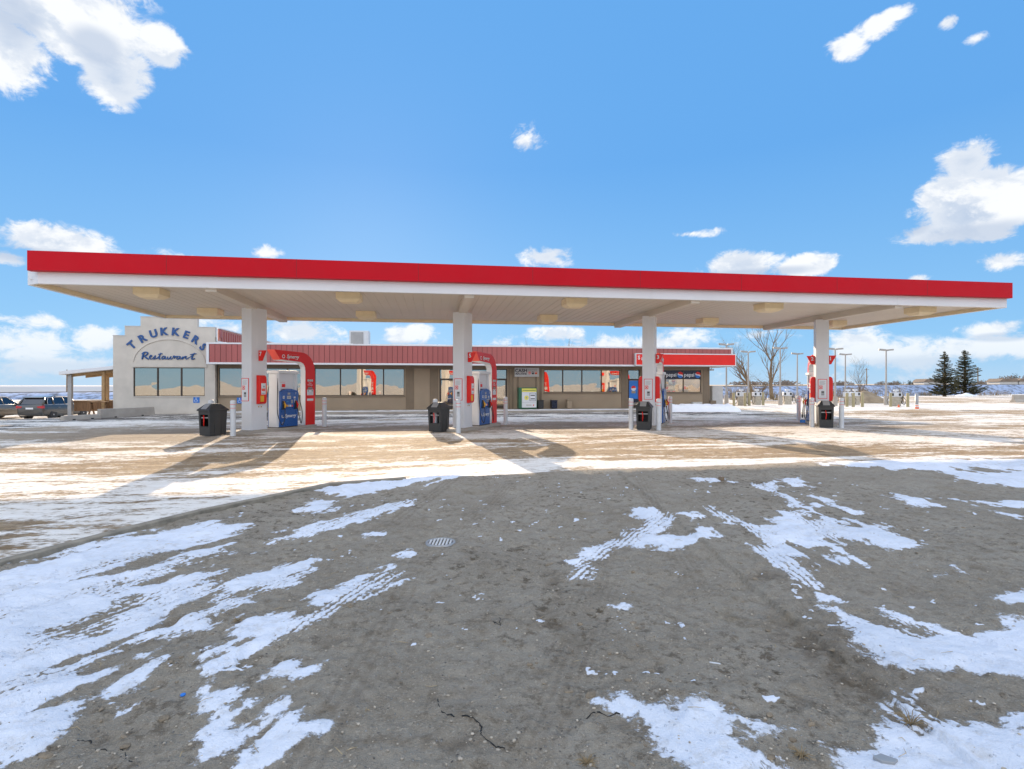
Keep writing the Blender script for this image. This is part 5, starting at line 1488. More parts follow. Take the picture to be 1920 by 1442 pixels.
# patio shelter
t = site('patio_shelter', 'open timber patio shelter with white sloping roof left of the restaurant', 'shelter', RU + e0, 34.0)
W1 = PU(110, 33.6) - (RU + e0)
mb = MB()
zl, zr = PZ(110, 703, 33.6), PZ(210, 692.5, 33.6)
mb.prism([(W1, zl), (0 - .01, zr), (-.01, zr + .20), (W1, zl + .20)], -.4, 3.8, 'y'); mb.build('roof', MT['white'], t, bevel=.01)
mb = MB()
for yy in (.0, 1.7, 3.4): mb.prism([(W1 + .15, zl - .14), (-.02, zr - .14), (-.02, zr - .002), (W1 + .15, zl + .012)], yy, yy + .09, 'y')
mb.build('rafters', MT['woodlight'], t)
mb = MB(); PA = PU(130, 33.9) - (RU + e0); PB = PU(193, 33.9) - (RU + e0)
mb.box(PA - .1, PA + .1, -.1, .08, -.3, zl + .02); mb.build('post', MT['gray'], t, bevel=.01)
mb = MB(); mb.box(PB - .08, PB + .08, -.1, .06, -.2, zr - .1); mb.build('post', MT['woodlight'], t, bevel=.01)
mb = MB(); mb.box(W1 + .32, W1 + .46, 3.4, 3.54, -.5, zl - .10); mb.build('post', MT['woodlight'], t, bevel=.01)
mb = MB()
for k in range(26):
    x = PA + .12 + k * .125
    if x > -.12: break
    mb.box(x, x + .118, .10, .125, .16, .70)
mb.box(PA + .1, -.02, .07, .16, .70, .78); mb.box(PA + .1, -.02, .126, .16, .2, .28)
mb.build('low_fence', MT['wood'], t)
tb = site('picnic_table', 'dark picnic bench standing inside the patio shelter', 'table', RU + e0 - .65, 33.4)
mb = MB(); mb.box(-.5, .5, -.25, .25, .68, .73); mb.build('tabletop', MT['wood'], tb)
for sx in (-1, 1):
    mb = MB(); mb.prism([(-.28, 0), (-.2, 0), (.08, .68), (0, .68)], sx * .38 - .03, sx * .38 + .03, 'x'); mb.prism([(.28, 0), (.2, 0), (-.08, .67), (0, .67)], sx * .38 - .028, sx * .38 + .028, 'x'); mb.build('leg', MT['wood'], tb)

# ------------------------------------------------------------------ parked cars
def make_car(name, label, paint, cat='car'):
    t = thing(name, label, cat, group=None)
    Lc_, Wc = 4.65, 1.86
    # stations along the length (rear = y 0, front = y L): half width at sill, waist; heights
    st = [(0.00, .76, .80, .48, .90, .96), (.05, .86, .89, .34, .98, 1.07), (.16, .89, .92, .28, 1.02, 1.12), (.5, .91, .935, .25, 1.03, 1.13), (1.3, .92, .945, .24, 1.02, 1.11), (2.6, .92, .94, .24, 1.00, 1.08), (3.3, .91, .93, .25, .98, 1.06), (3.9, .89, .91, .27, .90, 1.0), (4.35, .82, .84, .31, .80, .92), (4.6, .70, .72, .38, .68, .80), (4.68, .58, .60, .44, .60, .68)]
    vs = []; fs = []
    for (y, ws, ww, zs_, zw, zt) in st:
        ring = [(-ws * .9, y, zs_), (-ws, y, zs_ + .12), (-ww, y, (zs_ + zw) / 2 + .05), (-ww * .985, y, zw), (-ww * .86, y, zt), (ww * .86, y, zt), (ww * .985, y, zw), (ww, y, (zs_ + zw) / 2 + .05), (ws, y, zs_ + .12), (ws * .9, y, zs_)]
        vs += ring
    nr = 10
    for i in range(len(st) - 1):
        for k in range(nr): fs.append((i * nr + k, (i + 1) * nr + k, (i + 1) * nr + (k + 1) % nr, i * nr + (k + 1) % nr))
    fs.append(list(range(nr))); fs.append([(len(st) - 1) * nr + k for k in range(nr)][::-1])
    mb = MB(); mb.add(vs, fs, smooth=True)
    # cabin: roof with pillars
    cb_ = [(.18, .78, 1.02), (.36, .66, 1.58), (1.4, .69, 1.68), (2.45, .67, 1.65), (3.35, .76, 1.0)]
    rv = []; rf = []
    for (y, w_, z) in cb_[1:4]:
        rv += [(-w_, y, z - .07), (-w_ * .9, y, z), (w_ * .9, y, z), (w_, y, z - .07), (w_ * .9, y, z - .09), (-w_ * .9, y, z - .09)]
    for i in range(2):
        for k in range(6): rf.append((i * 6 + k, (i + 1) * 6 + k, (i + 1) * 6 + (k + 1) % 6, i * 6 + (k + 1) % 6))
    rf.append(tuple(range(6))); rf.append(tuple(range(12, 18))[::-1])
    mb.add(rv, rf, smooth=False)
    for sx in (-1, 1):                    # pillars
        mb.tube([(sx * .82, .12, 1.06), (sx * .76, .24, 1.33), (sx * .66, .45, 1.56)], .075, 6)
        mb.tube([(sx * .86, 1.0, 1.06), (sx * .68, 1.05, 1.60)], .045, 6)
        mb.tube([(sx * .87, 2.05, .98), (sx * .66, 1.95, 1.60)], .035, 6)
        mb.tube([(sx * .80, 3.38, .95), (sx * .72, 2.95, 1.30), (sx * .64, 2.48, 1.58)], .04, 6)
    mb.prism([(.22, 1.565), (.55, 1.60), (.55, 1.64), (.24, 1.60)], -.66, .66, 'x')
    body = mb.build('body', paint, t)
    g = MB()
    g.add([(-.76, .13, 1.09), (.76, .13, 1.09), (.62, .36, 1.56), (-.62, .36, 1.56)], [(0, 1, 2, 3)])
    g.build('rear_window', MT['glass_car'], t)
    g = MB(); g.add([(-.76, 3.36, .96), (.76, 3.36, .96), (.60, 2.5, 1.57), (-.60, 2.5, 1.57)], [(3, 2, 1, 0)]); g.build('windscreen', MT['glass_car'], t)
    for sx in (-1, 1):
        g = MB(); g.add([(sx * .845, .50, 1.09), (sx * .86, 3.2, 1.05), (sx * .665, 2.5, 1.57), (sx * .665, .62, 1.55)], [(0, 1, 2, 3) if sx > 0 else (3, 2, 1, 0)]); g.build('side_window', MT['glass_car'], t)
        g = MB(); g.tube([(sx * .855, .48, 1.08), (sx * .87, 3.25, 1.04)], .014, 6); g.tube([(sx * .855, .48, 1.08), (sx * .80, .52, 1.32), (sx * .69, .70, 1.57), (sx * .69, 2.4, 1.60), (sx * .87, 3.25, 1.04)], .011, 6); g.build('window_trim', MT['white'], t)
        g = MB(); g.prism([(-.93, .82), (-.55, .86), (-.50, .96), (-.92, 1.02)], -.015, .16, 'y') if sx < 0 else g.prism([(.55, .86), (.93, .82), (.92, 1.02), (.50, .96)], -.015, .16, 'y'); g.build('tail_light', MT['taillight'], t, bevel=.01)
        g = MB(); g.cbox((sx * .70, 4.46, .66), (.30, .16, .12)); g.build('headlight', MT['white'], t, bevel=.02)
        g = MB(); g.cbox((sx * 1.0, 2.95, 1.02), (.2, .12, .14)); g.build('mirror', MT['dark'], t, bevel=.03)
        g = MB(); g.tube([(sx * .955, 1.30, .86), (sx * .965, 1.48, .86)], .014, 6); g.tube([(sx * .955, 2.35, .86), (sx * .965, 2.53, .86)], .014, 6); g.build('door_handle', MT['gray'], t)
        for y in (.92, 3.72):
            g = MB(); g.lathe([(.36, -.02), (.40, .0), (.40, .05)], 24, M=T((sx * .845, y, .36)) @ RY(R(90 * sx)), m=None); g.build('wheel_arch', MT['dark'], t)
            w = empty('wheel', (sx * .82, y, .35)); w.parent = t
            g = MB(); g.lathe([(.22, -.11), (.33, -.11), (.35, -.07), (.35, .07), (.33, .11), (.22, .11)], 28, M=RY(R(90))); g.build('tyre', MT['rubber'], w)
            g = MB()
            g.lathe([(.235, .06), (.235, .105), (.215, .11), (.20, .06)], 28, M=RY(R(90 * sx)))
            for k in range(5): g.box(-.03, .03, 0, .21, .065, .10, M=RY(R(90 * sx)) @ RZ(2 * PI * k / 5))
            g.lathe([(.05, .05), (.05, .112), (.0, .115)], 12, M=RY(R(90 * sx))); g.build('rim', MT['lightgray'], w)
    g = MB(); g.box(-.25, .25, -.02, .01, .76, .88); g.build('licence_plate', MT['white'], t)
    g = MB(); g.box(-.80, .80, -.03, .10, .36, .46); g.box(-.7, .7, 4.55, 4.68, .35, .5); g.build('bumper_strip', MT['dark'], t, bevel=.02)
    return t
MT['taillight'] = mat('tail_light', (.45, .01, .02), .15, coat=.5)
pc1 = mat('car_paint_slate', (.060, .062, .062), .32, metal=.3, var=.05, coat=.8)
pc2 = mat('car_paint_bronze', (.20, .165, .125), .32, metal=.3, var=.05, coat=.8)
c1 = make_car('parked_car', 'dark grey estate car parked beside the patio shelter, seen from behind', pc1)
az_ = R(2)
p = Vector((-33.1, 38.4, -.80)); off = Matrix.Rotation(az_, 3, 'Z') @ Vector((.82, .92, 0)); c1.location = p - off; c1.rotation_euler = (0, 0, az_)
c2 = make_car('parked_car', 'bronze car cut off by the left edge of the photo', pc2)
c2.location = (-37.6, 36.6, -.80); c2.rotation_euler = (0, 0, R(3))
# ------------------------------------------------------------------ embankment and land beyond
ep = [((-300, 40), .1, .3), ((-75, 62), .60, .6), ((-10, 64), 1.15, .6), ((31, 69), 1.45, .6), ((77, 91), 1.72, .6), ((150, 128), 1.85, .6), ((420, 260), 1.9, .6)]
dirx = Vector((.94, .34, 0)).normalized(); nrm = Vector((-.34, .94, 0)).normalized()
vs = []; fs = []; S = 260
prof = [(0, -.05), (.8, .16), (1.6, .34), (2.4, .52), (3.3, .72), (4.2, .9), (5.0, 1.0), (6.6, 1.0), (14, .62)]
ppts = []
for i in range(len(ep) - 1):
    (a, ha, _), (b, hb, _) = ep[i], ep[i + 1]
    k = max(4, int(math.hypot(b[0] - a[0], b[1] - a[1]) / 1.0))
    for q in range(k): f = q / k; ppts.append((a[0] + (b[0] - a[0]) * f, a[1] + (b[1] - a[1]) * f, ha + (hb - ha) * f))
for i, (x, y, h) in enumerate(ppts):
    for (d, z) in prof:
        d2 = d * .62
        xx, yy = x + nrm.x * d2, y + nrm.y * d2
        nz_ = (float(vnoise(np.array(xx * .9), np.array(yy * .9))) - .5) * .12 + (float(vnoise(np.array(xx * 2.6), np.array(yy * 2.6))) - .5) * .09
        zz = z * h + (nz_ if 0 < z < 1 else 0)
        vs.append((xx, yy, zz))
m_ = len(prof)
for i in range(len(ppts) - 1):
    for k in range(m_ - 1): fs.append((i * m_ + k, (i + 1) * m_ + k, (i + 1) * m_ + k + 1, i * m_ + k + 1))
mb = MB(); mb.add(vs, fs, smooth=True)
em = bpy.data.materials.new('embankment'); em.use_nodes = True; N = NT(em.node_tree); B = em.node_tree.nodes['Principled BSDF']
ge = N.n('ShaderNodeNewGeometry').outputs['Position']
rt = N.n('ShaderNodeVectorRotate'); rt.rotation_type = 'Z_AXIS'; N.link(ge, rt.inputs['Vector']); rt.inputs['Angle'].default_value = -R(20)
q = N.v('MULTIPLY', rt.outputs[0], (.9, 1, 2.2)); nn = N.noise(q, 1.0, 6, .68)
sp = N.n('ShaderNodeSeparateXYZ'); N.link(ge, sp.inputs[0])
c = N.mix(N.ramp(nn, .46, .60, 0, .85), (.36, .44, .60), (.09, .09, .10))  # snow colour darkened to blue to imitate shade on the slope
B.inputs['Roughness'].default_value = .9; N.link(c, B.inputs['Base Color'])
emb = mb.build('embankment', em); tag(emb, 'snow streaked railway embankment across the far side of the lot', 'embankment', kind='structure')
# rail ballast line on top
mb = MB(); vs = []; fs = []
for i, (x, y, h) in enumerate(ppts):
    for (d, z) in ((3.3, .0), (3.45, .09), (4.6, .09), (4.8, 0)): vs.append((x + nrm.x * d, y + nrm.y * d, h + z))
for i in range(len(ppts) - 1):
    for k in range(3): fs.append((i * 4 + k, (i + 1) * 4 + k, (i + 1) * 4 + k + 1, i * 4 + k + 1))
mb.add(vs, fs); tag(mb.build('rail_bed', mat('rail_bed', (.09, .08, .07), .9, var=.4, scale=2)), 'dark rail bed along the top of the embankment', 'rail bed', kind='structure')
# land beyond: pale fields rising a little to the right
vs = []; fs = []
nx_ = 60
fieldv = []
for i in range(nx_ + 1):
    x = -2600 + 4600 * i / nx_
    for (y, k) in ((131, -9), (135, 0), (200, .5), (330, 1), (700, 2), (2500, 3.2)):
        r = x / y
        rise = np.interp(r, [-2, -1, 0, .4, .8, 1.0, 2], [0, 0, .0, .0005, .0022, .0042, .006]) 
        z = EYE * np.interp(y, [135, 200, 330, 700, 1500], [.80, .93, 1.0, 1.0, 1.0]) + y * rise * np.interp(y, [135, 330, 1500], [.3, 1, 1.0]) if True else 0
        fieldv.append((x, y + 0.34 * max(-150, min(x, 300)) * (y < 400), (z - .02 * (y < 300)) if k > -5 else -1.4))
for i in range(nx_):
    for k in range(5): fs.append((i * 6 + k, (i + 1) * 6 + k, (i + 1) * 6 + k + 1, i * 6 + k + 1))
mb = MB(); mb.add(fieldv, fs, smooth=True)
fm_ = bpy.data.materials.new('field'); fm_.use_nodes = True; N = NT(fm_.node_tree); B = fm_.node_tree.nodes['Principled BSDF']
ge = N.n('ShaderNodeNewGeometry').outputs['Position']; nn = N.noise(N.v('MULTIPLY', ge, (.012, .05, .0)), 1, 5, .6)
sx_n = N.n('ShaderNodeSeparateXYZ'); N.link(ge, sx_n.inputs[0])
rightish = N.ramp(sx_n.outputs[0], -30, 60, 0, .75)
c = N.mix(N.ramp(nn, .4, .6), (.50, .46, .40), (.58, .58, .60)); c = N.mix(rightish, c, (.46, .34, .21)); N.link(c, B.inputs['Base Color']); B.inputs['Roughness'].default_value = .95
tag(mb.build('field', fm_), 'pale stubble fields beyond the railway embankment', 'field', kind='structure')

# ------------------------------------------------------------------ bare trees
def bare_tree(name, label, loc, h, seed, lean=(0, 0), r0=.28, depth=6, group=None, spread=.55, levels=3, trunk_to=.35, cat='tree', m=None):
    rr = random.Random(seed)
    t = thing(name, label, cat, loc, 0, group)
    tr = MB(); br = MB()
    def grow(p, d, L, r, lv):
        n = 5; pts = [p]; rs = [r]
        dd = d.copy()
        for k in range(n):
            dd = (dd + Vector((rr.uniform(-.16, .16), rr.uniform(-.16, .16), rr.uniform(-.03, .11)))).normalized()
            pts.append(pts[-1] + dd * L / n); rs.append(r * (1 - .62 * (k + 1) / n))
        (tr if lv == 0 else br).tube(pts, rs, 8 if lv < 2 else 4)
        if lv >= depth - 2: return
        kids = (7 if lv == 0 else 4 if lv < 3 else 3)
        for k in range(kids):
            f = rr.uniform(.28 if lv else trunk_to, 1.0) if k else 1.0
            i = min(n, max(1, int(round(f * n)))); q = pts[i]; base = (pts[i] - pts[i - 1]).normalized()
            a = rr.uniform(0, 2 * PI); side = Vector((cos(a), sin(a), rr.uniform(-.1, .35)))
            nd = (base * (1 - spread) + side * spread * rr.uniform(.7, 1.3)).normalized()
            if k == 0: nd = (base + side * .25).normalized()
            grow(q, nd, L * rr.uniform(.5, .78), rs[i] * rr.uniform(.55, .8) + .002, lv + 1)
    d0 = Vector((lean[0], lean[1], 1)).normalized()
    grow(Vector((0, 0, -.1)), d0, h * .52, r0, 0)
    tr.build('trunk', m or MT['bark'], t); br.build('crown', m or MT['bark'], t)
    return t
def at_px(px, Y, z=0): return ((px - 960) / 1000 * Y, Y, z)
bare_tree('bare_tree', 'tall leafless tree with a thick upright trunk beyond the diesel pumps', at_px(1448, 64), 8.9, 21, r0=.27, spread=.36, trunk_to=.45, group='leafless trees right of the shop')
bare_tree('bare_tree', 'leaning leafless tree nearer the shop corner, its branches reaching left', at_px(1415, 62), 7.2, 5, lean=(-.42, 0), r0=.24, spread=.42, group='leafless trees right of the shop')
bare_tree('bare_tree', 'short crooked leafless tree between the two taller ones', at_px(1424, 60), 3.8, 9, lean=(.12, 0), r0=.12, group='leafless trees right of the shop', spread=.7)
bare_tree('bare_tree', 'small thin sapling left of the rightmost light poles', at_px(1614, 52), 3.8, 12, r0=.05, spread=.3)
for k, (px, Y, h, s) in enumerate([(962, 56, 5.9, 31), (995, 58, 6.3, 32), (1062, 60, 6.7, 33), (1088, 57, 6.0, 35), (1196, 60, 6.6, 34)]):
    bare_tree('bare_tree', ['thin bare treetop over the shop roof, leftmost of the row', 'thin bare treetop over the shop roof, second from the left', 'thin slanting bare treetop above the middle of the roof', 'thin bare treetop fourth from the left over the roof', 'bare treetop just left of the third canopy column'][k],
              at_px(px, Y), h, s, r0=.12, spread=.28, depth=4, trunk_to=.6, group='bare treetops over the shop roof')
# scrub
def scrub(px, Y, w, h, label, seed, n=130, m='weed'):
    rr = random.Random(seed); mb = MB()
    for k in range(n):
        x = rr.gauss(0, w / 2.4); a = rr.uniform(-.6, .6); L = h * rr.uniform(.4, 1.05)
        p1 = Vector((x + a * L * .4, rr.uniform(-.5, .5), L * .6)); p2 = p1 + Vector((a * L * .5, rr.uniform(-.2, .2), L * .4))
        mb.tube([(x, p1.y, -.05), p1, p2], [.02, .014, .005], 4)
        mb.tube([p1, p1 + Vector((rr.uniform(-.4, .4), 0, L * .3))], [.01, .004], 4)
    o = mb.build('shrub', MT[m], loc=at_px(px, Y)); tag(o, label, 'shrub', 'dry scrub before the embankment')
scrub(1400, 60, 3.2, 1.7, 'tangled dry scrub at the foot of the leaning bare tree', 1, 200)
scrub(1470, 58, 2.4, 1.1, 'low dry brush right of the thick bare trunk', 2)
scrub(1580, 55, 3.5, 1.5, 'dry brush behind the light poles right of the last column', 3, 160)
scrub(1618, 54, 2.6, 1.6, 'dense tan brush around the thin sapling', 4, 180)
scrub(1535, 57, 2.2, 1.2, 'dry brush partly hidden behind the rightmost column', 5)
scrub(1682, 48, .9, 1.7, 'tan dried shrub behind the small diesel pump near the far light pole', 6, 60)
scrub(1735, 84, 3.0, .8, 'brown weeds at the foot of the bank left of the spruces', 7)
scrub(1860, 86, 3.5, .9, 'brown weeds at the foot of the bank right of the spruces', 8)
# mounds of soil and snow
def mound(px, Y, w, h, m, name, label):
    mb = MB(); vs = []; fs = []; n = 22
    for i in range(n + 1):
        for j in range(n + 1):
            a, b = i / n * 2 - 1, j / n * 2 - 1; r = math.hypot(a, b)
            z = h * max(0, 1 - r ** 1.6) * (.75 + .5 * float(vnoise(np.array(a * 3 + px), np.array(b * 3)))) - .03
            vs.append((a * w / 2, b * w / 2 * .7, z))
    for i in range(n):
        for j in range(n): q = i * (n + 1) + j; fs.append((q, q + n + 1, q + n + 2, q + 1))
    mb.add(vs, fs, smooth=True); o = mb.build(name, m, loc=at_px(px, Y)); tag(o, label, 'mound')
mound(1620, 50, 5.0, .95, MT['weedmound'] if 'weedmound' in MT else mat('mound_tan', (.34, .26, .17), .95, var=.35, scale=1.5, bump=.6, bscale=8), 'earth_mound', 'tan earth mound with dry grass beyond the diesel pumps')
mound(1650, 53, 4.5, .5, MT['snow'], 'snow_mound', 'white snow mound right of the tan earth mound')
mound(1812, 81, 3.4, .45, MT['snow'], 'snow_mound', 'small snow heap at the foot of the right spruce')

# ------------------------------------------------------------------ spruces
ndl = bpy.data.materials.new('spruce_needles'); ndl.use_nodes = True; N = NT(ndl.node_tree); B = ndl.node_tree.nodes['Principled BSDF']
ge = N.n('ShaderNodeNewGeometry'); nn = N.noise(ge.outputs['Position'], .9, 4)
N.link(N.mix(N.ramp(nn, .35, .65), (.030, .045, .024), (.12, .10, .045)), B.inputs['Base Color']); B.inputs['Roughness'].default_value = .8
def spruce(px, Y, h, w, seed, label):
    rr = random.Random(seed); t = thing('spruce_tree', label, 'tree', at_px(px, Y), 0, 'spruces by the road')
    tr = MB(); tr.tube([(0, 0, -.1), (.03, 0, h * .5), (0, .02, h)], [.24, .13, .02], 8); tr.build('trunk', MT['bark'], t)
    cr = MB(); z = .45
    while z < h - .15:
        f = 1 - z / h
        R_ = w / 2 * (f ** .78) * (.85 + .12 * sin(z * 2.1 + seed)) + .06
        nb_ = int(8 + 7 * f)
        for k in range(nb_):
            if rr.random() < .08: continue
            a = rr.uniform(0, 2 * PI); L = R_ * rr.uniform(.55, 1.22)
            droop = -.22 * L * f + .12 * L; up = .18 * L
            seg = 6; prev = Vector((0, 0, z))
            for s_ in range(1, seg + 1):
                q = s_ / seg
                p = Vector((cos(a) * L * q, sin(a) * L * q, z + droop * math.sin(q * PI * .8) + up * q * q))
                dv = p - prev; wv = (.30 * (1 - q * .75) + .05) * (.5 + .6 * f) * rr.uniform(.7, 1.2)
                sd_ = Vector((-sin(a), cos(a), 0))
                for sgn in (-1, 1):
                    for ww in range(3):
                        b0 = prev.lerp(p, ww / 3.0)
                        tip = b0 + sd_ * sgn * wv * rr.uniform(.7, 1.3) + dv * rr.uniform(.5, 1.1) + Vector((0, 0, rr.uniform(-.14, .02)))
                        cr.add([b0, b0 + dv * .5 + Vector((0, 0, .03)), tip], [(0, 1, 2)])
                        cr.add([b0 + Vector((0, 0, .02)), b0 + dv * .35 + Vector((0, 0, -.02)), tip + Vector((0, 0, -.10))], [(0, 1, 2)])
                prev = p
        z += rr.uniform(.17, .29)
    cr.build('crown', ndl, t)
spruce(1771, 78, 6.7, 4.8, 2, 'left spruce of the pair beyond the road, slightly shorter')
spruce(1809, 84, 7.3, 5.6, 6, 'right spruce of the pair beyond the road, taller and darker')

# ------------------------------------------------------------------ light poles
pole0 = None
PL = [(1362, 45, 5.1, 'shop corner, its head hidden by the shop sign', 0), (1403, 46, 4.55, 'the leaning bare tree, first with a visible head', .1), (1463, 44.5, 4.75, 'the tall bare tree, on its right', .25), (1495, 49, 4.55, 'the rightmost column, short, on its left', .35),
      (1566, 42.5, 4.55, 'the rightmost column, nearest on its right', .1), (1585, 50, 4.55, 'the rightmost column, second on its right', .2), (1661.5, 44.5, 4.60, 'the spruces, standing alone', .15)]
for px, Y, h, w_, rz in PL:
    lab = 'double headed light pole near ' + w_
    if pole0 is None:
        pole0 = thing('light_pole', lab, 'light pole', group='double headed light poles in the truck lot')
        mb = MB(); mb.lathe([(.17, 0), (.17, .75), (.15, .78)], 14); mb.build('base', MT['conc'], pole0)
        mb = MB(); mb.lathe([(.075, .75), (.05, 4.6)], 10); mb.build('pole', MT['galv'], pole0)
        for sx in (-1, 1):
            mb = MB(); mb.prism([(sx * .12, -.13), (sx * .62, -.13), (sx * .66, 0), (sx * .62, .13), (sx * .12, .13)], 0, .13, 'z', M=T((0, 0, 4.56)) @ RY(R(-5 * sx))); mb.box(min(sx * .04, sx * .14), max(sx * .04, sx * .14), -.03, .03, 4.57, 4.63); mb.build('lamp_head', MT['galv'], pole0, bevel=.01)
        o = pole0
    else: o = copy_tree(pole0)
    o.location = at_px(px, Y); o.rotation_euler = (0, 0, rz); o['label'] = lab; o.scale = (1, 1, h / 4.65)
# far utility poles
for px, Y, h, lab in ((1625, 110, 5.2, 'thin distant utility pole behind the diesel pumps'), (1833.5, 105, 5.2, 'thin distant utility pole right of the spruces'), (125.5, 90, 4.3, 'thin distant utility pole above the dark parked car')):
    mb = MB(); mb.tube([(0, 0, 0), (0, 0, h)], [.12, .08], 8); mb.box(-.5, .5, -.04, .04, h - .35, h - .28); o = mb.build('utility_pole', MT['bark'], loc=at_px(px, Y)); tag(o, lab, 'utility pole', 'distant utility poles')
# far trees and houses on the skyline
def far_bush(px, Y, w, h, seed, label, z0=1.3, pal='farbush'):
    rr = random.Random(seed); mb = MB()
    for k in range(70):
        x = rr.gauss(0, w / 3.5); hh = h * rr.uniform(.35, 1) * max(.3, 1 - abs(x) / w * 1.3); s_ = w * .05
        c_ = Vector((x, rr.uniform(-1, 1), hh * rr.uniform(.4, 1)))
        for q in range(5):
            d = Vector((rr.uniform(-1, 1), rr.uniform(-1, 1), rr.uniform(-1, 1))) * s_ * 1.6
            mb.add([c_ + d, c_ + d + Vector((s_, 0, s_ * .3)), c_ + d + Vector((s_ * .2, s_ * .3, s_))], [(0, 1, 2)])
        mb.tube([(x * .8, 0, -1), c_], [s_ * .2, s_ * .08], 3)
    o = mb.build('distant_tree', MT[pal], loc=at_px(px, Y, z0)); tag(o, label, 'tree', 'trees on the skyline')
MT['farbush'] = mat('far_bush', (.23, .18, .14), .95, var=.3, scale=.3); MT['fargreen'] = mat('far_green', (.04, .05, .035), .95, var=.3, scale=.3)
for i, (px, Y, w, h, pal, lab) in enumerate([(1652, 240, 5, 2.2, 'farbush', 'small brown distant tree just left of the far light pole'), (1675, 240, 6, 2.0, 'farbush', 'small brown distant tree just right of the far light pole'), (1685, 250, 3, 2.6, 'fargreen', 'tiny dark conifer left of the two spruces, first'),
        (1706, 250, 3.2, 2.7, 'fargreen', 'tiny dark conifer close left of the two spruces'), (1735, 260, 12, 2.6, 'farbush', 'rounded brown tree clump on the skyline left of the spruces'), (1840, 260, 6, 2.2, 'farbush', 'small brown clump right of the spruces on the skyline'), (1862, 260, 6, 1.8, 'farbush', 'low brown clump second right of the spruces'),
        (1888, 250, 14, 4.2, 'farbush', 'wide brown tree clump at the right skyline by the houses'), (1903, 245, 5, 5.2, 'fargreen', 'dark pointed conifer among the houses at the right edge'), (1930, 250, 16, 4.0, 'farbush', 'brown tree clump cut by the right edge'), (1580, 220, 8, 1.7, 'farbush', 'low brown trees on the skyline behind the light poles'), (1545, 230, 10, 1.6, 'farbush', 'low brown trees on the skyline beside the rightmost column'),
        (1470, 230, 12, 1.6, 'farbush', 'low brown trees on the skyline right of the tall bare tree'), (1400, 240, 14, 1.3, 'farbush', 'low brown line of trees behind the leaning bare tree')]):
    far_bush(px, Y, w, h, 40 + i, lab, z0=EYE + Y * np.interp((px - 960) / 1000, [.4, .8, 1.0], [.0005, .0022, .0042]) - .4, pal=pal)
def house(px, Y, w, h, label):
    t = thing('distant_house', label, 'house', at_px(px, Y, EYE + Y * .0028))
    mb = MB(); mb.box(-w / 2, w / 2, -3, 3, -1, h); mb.build('wall', MT['lightgray'], t)
    mb = MB(); mb.prism([(-w / 2 - .4, h), (w / 2 + .4, h), (w / 2 - 1.2, h + 1.3), (-w / 2 + 1.2, h + 1.3)], -3.3, 3.3, 'y'); mb.build('roof', MT['farbush'], t)
house(1742, 230, 9, .8, 'small pale house on the skyline left of the spruces')
house(1880, 225, 8, .9, 'small pale house on the skyline right of the spruces')
house(1912, 225, 7, 1.0, 'pale house on the skyline at the right edge')

# ------------------------------------------------------------------ diesel pumps in the truck lot
dp0 = None
DP = [(1390, 44, -.3, 'left of the leaning bare tree'), (1419, 45, .2, 'before the leaning bare tree'), (1476, 46, -.1, 'left of the rightmost column'), (1590, 43.5, .3, 'right of the rightmost column'), (1603, 45, .1, 'right of the rightmost column, second one'), (1680, 42, -.5, 'beside the lone light pole')]
for px, Y, rz, w_ in DP:
    lab = 'weathered diesel pump with looped hoses ' + w_
    if dp0 is None:
        dp0 = thing('diesel_pump', lab, 'fuel pump', group='diesel pumps in the truck lot')
        MT['pumpbeige'] = mat('pump_beige', (.42, .37, .29), .6, var=.25, scale=6)
        mb = MB(); mb.box(-.30, .30, -.2, .2, 0, .72); mb.build('cabinet', MT['pumpbeige'], dp0, bevel=.02)
        mb = MB(); mb.box(-.36, .36, -.17, .17, .74, 1.08); mb.box(-.05, .05, -.05, .05, 1.08, 1.32); mb.box(-.16, .16, -.10, .10, 1.18, 1.32); mb.build('head', MT['white_dull'], dp0, bevel=.02)
        mb = MB(); mb.box(-.30, -.16, -.19, -.171, .82, 1.02); mb.box(.16, .30, -.19, -.171, .82, 1.02); mb.build('display', MT['black'], dp0)
        for sx in (-1, 1):
            hs = hose([(sx * .34, -.1, .8), (sx * .60, -.2, .5), (sx * .50, -.2, .12), (sx * .36, -.22, .3), (sx * .34, -.22, .62)], .02, 6); hs.build('hose', MT['rubber'], dp0)
            mb = MB(); mb.tube([(sx * .34, -.22, .60), (sx * .36, -.26, .72)], .035, 8); mb.build('nozzle', MT['dark'], dp0)
        o = dp0
    else: o = copy_tree(dp0)
    o.location = at_px(px, Y); o.rotation_euler = (0, 0, rz); o['label'] = lab
dd = None
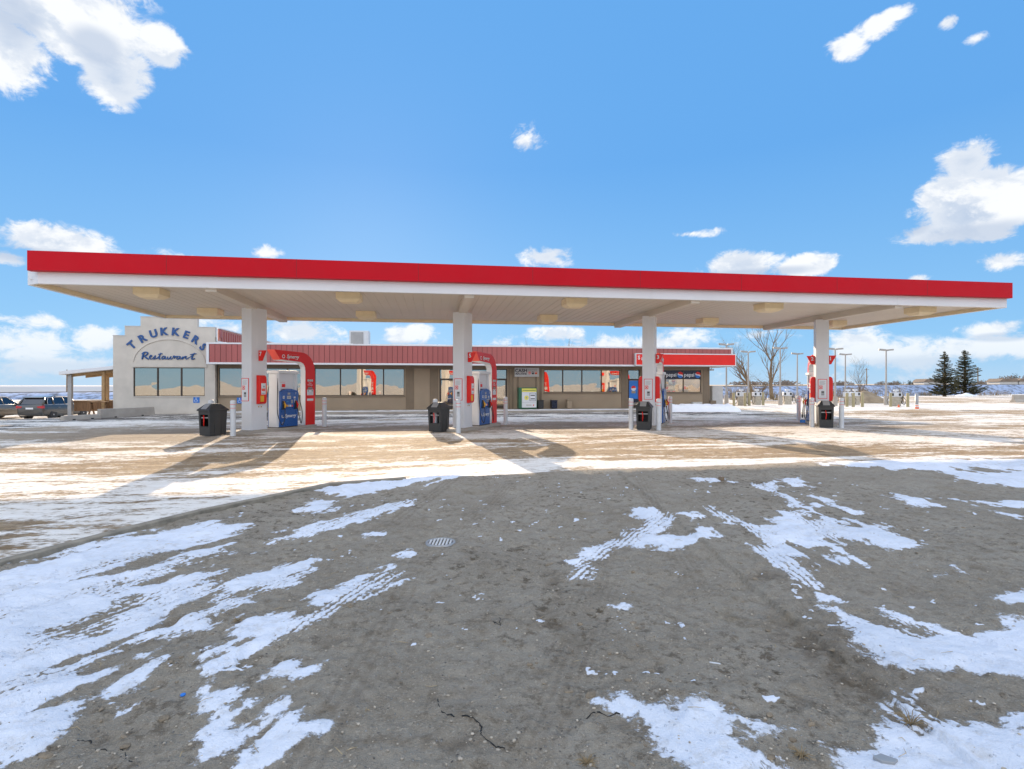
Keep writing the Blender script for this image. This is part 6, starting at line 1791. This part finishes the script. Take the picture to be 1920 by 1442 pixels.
for px, Y, w_ in ((1376, 42.5, 'leftmost, by the snow bank'), (1397, 42, 'olive coloured look, right beside the leftmost diesel pump'), (1405, 43.5, 'at the foot of the light pole by the leaning tree'), (1431, 44, 'right of the second diesel pump'), (1588, 41, 'just right of the last white bollard of the canopy'), (1600, 40.5, 'between the two middle diesel pumps'), (1617, 40.5, 'grey, before the tan earth mound'), (1670, 41, 'left of the lone diesel pump'), (1702, 40.5, 'right of the lone diesel pump')):
    lab = 'short steel guard post, ' + w_.replace('olive coloured look, ', '')
    if dd is None:
        mb = MB(); mb.lathe([(.10, -.02), (.10, 1.02), (.07, 1.07), (0, 1.08)], 14); dd = mb.build('guard_post', MT['olive']); o = dd; tag(o, lab, 'post', 'guard posts in the truck lot')
    else: o = copy_tree(dd); o['label'] = lab
    o.location = at_px(px, Y)
t = thing('guard_post_cone', 'grey post with an orange cone base at the edge of the truck lot', 'post', at_px(1719, 37.5))
mb = MB(); mb.lathe([(.10, .3), (.10, 1.05), (0, 1.08)], 14); mb.build('post', MT['gray'], t)
mb = MB(); mb.lathe([(.15, 0), (.13, .03), (.11, .22), (.10, .25)], 16); mb.build('cone_base', MT['orange'], t)
mb = MB(); mb.lathe([(.118, .12), (.112, .19)], 16, M=T((0, 0, 0)) @ Matrix.Diagonal((1.03, 1.03, 1, 1))); mb.build('cone_band', MT['white'], t)
t = thing('traffic_cone', 'small orange cone lying by the lone diesel pump', 'cone', at_px(1685, 39.8)); t.scale = (.6, .6, .6)
mb = MB(); mb.lathe([(.16, 0), (.15, .03), (.03, .38), (0, .39)], 14); mb.build('body', MT['orange'], t); mb = MB(); mb.box(-.2, .2, -.2, .2, 0, .025); mb.build('base', MT['dark'], t)
t = thing('concrete_barrier', 'pale concrete barrier cut off by the right edge of the photo', 'barrier', at_px(1899, 52), R(6))
mb = MB(); mb.prism([(-.3, 0), (.3, 0), (.3, .08), (.12, .30), (.09, .72), (-.09, .72), (-.12, .30), (-.3, .08)], 0, 3.6, 'x'); mb.build('block', MT['conc'], t, bevel=.02)
# concrete pads under the diesel pumps are bare strips of road beyond
for (px0, px1, y0, y1, nm, lab) in ():
    pass
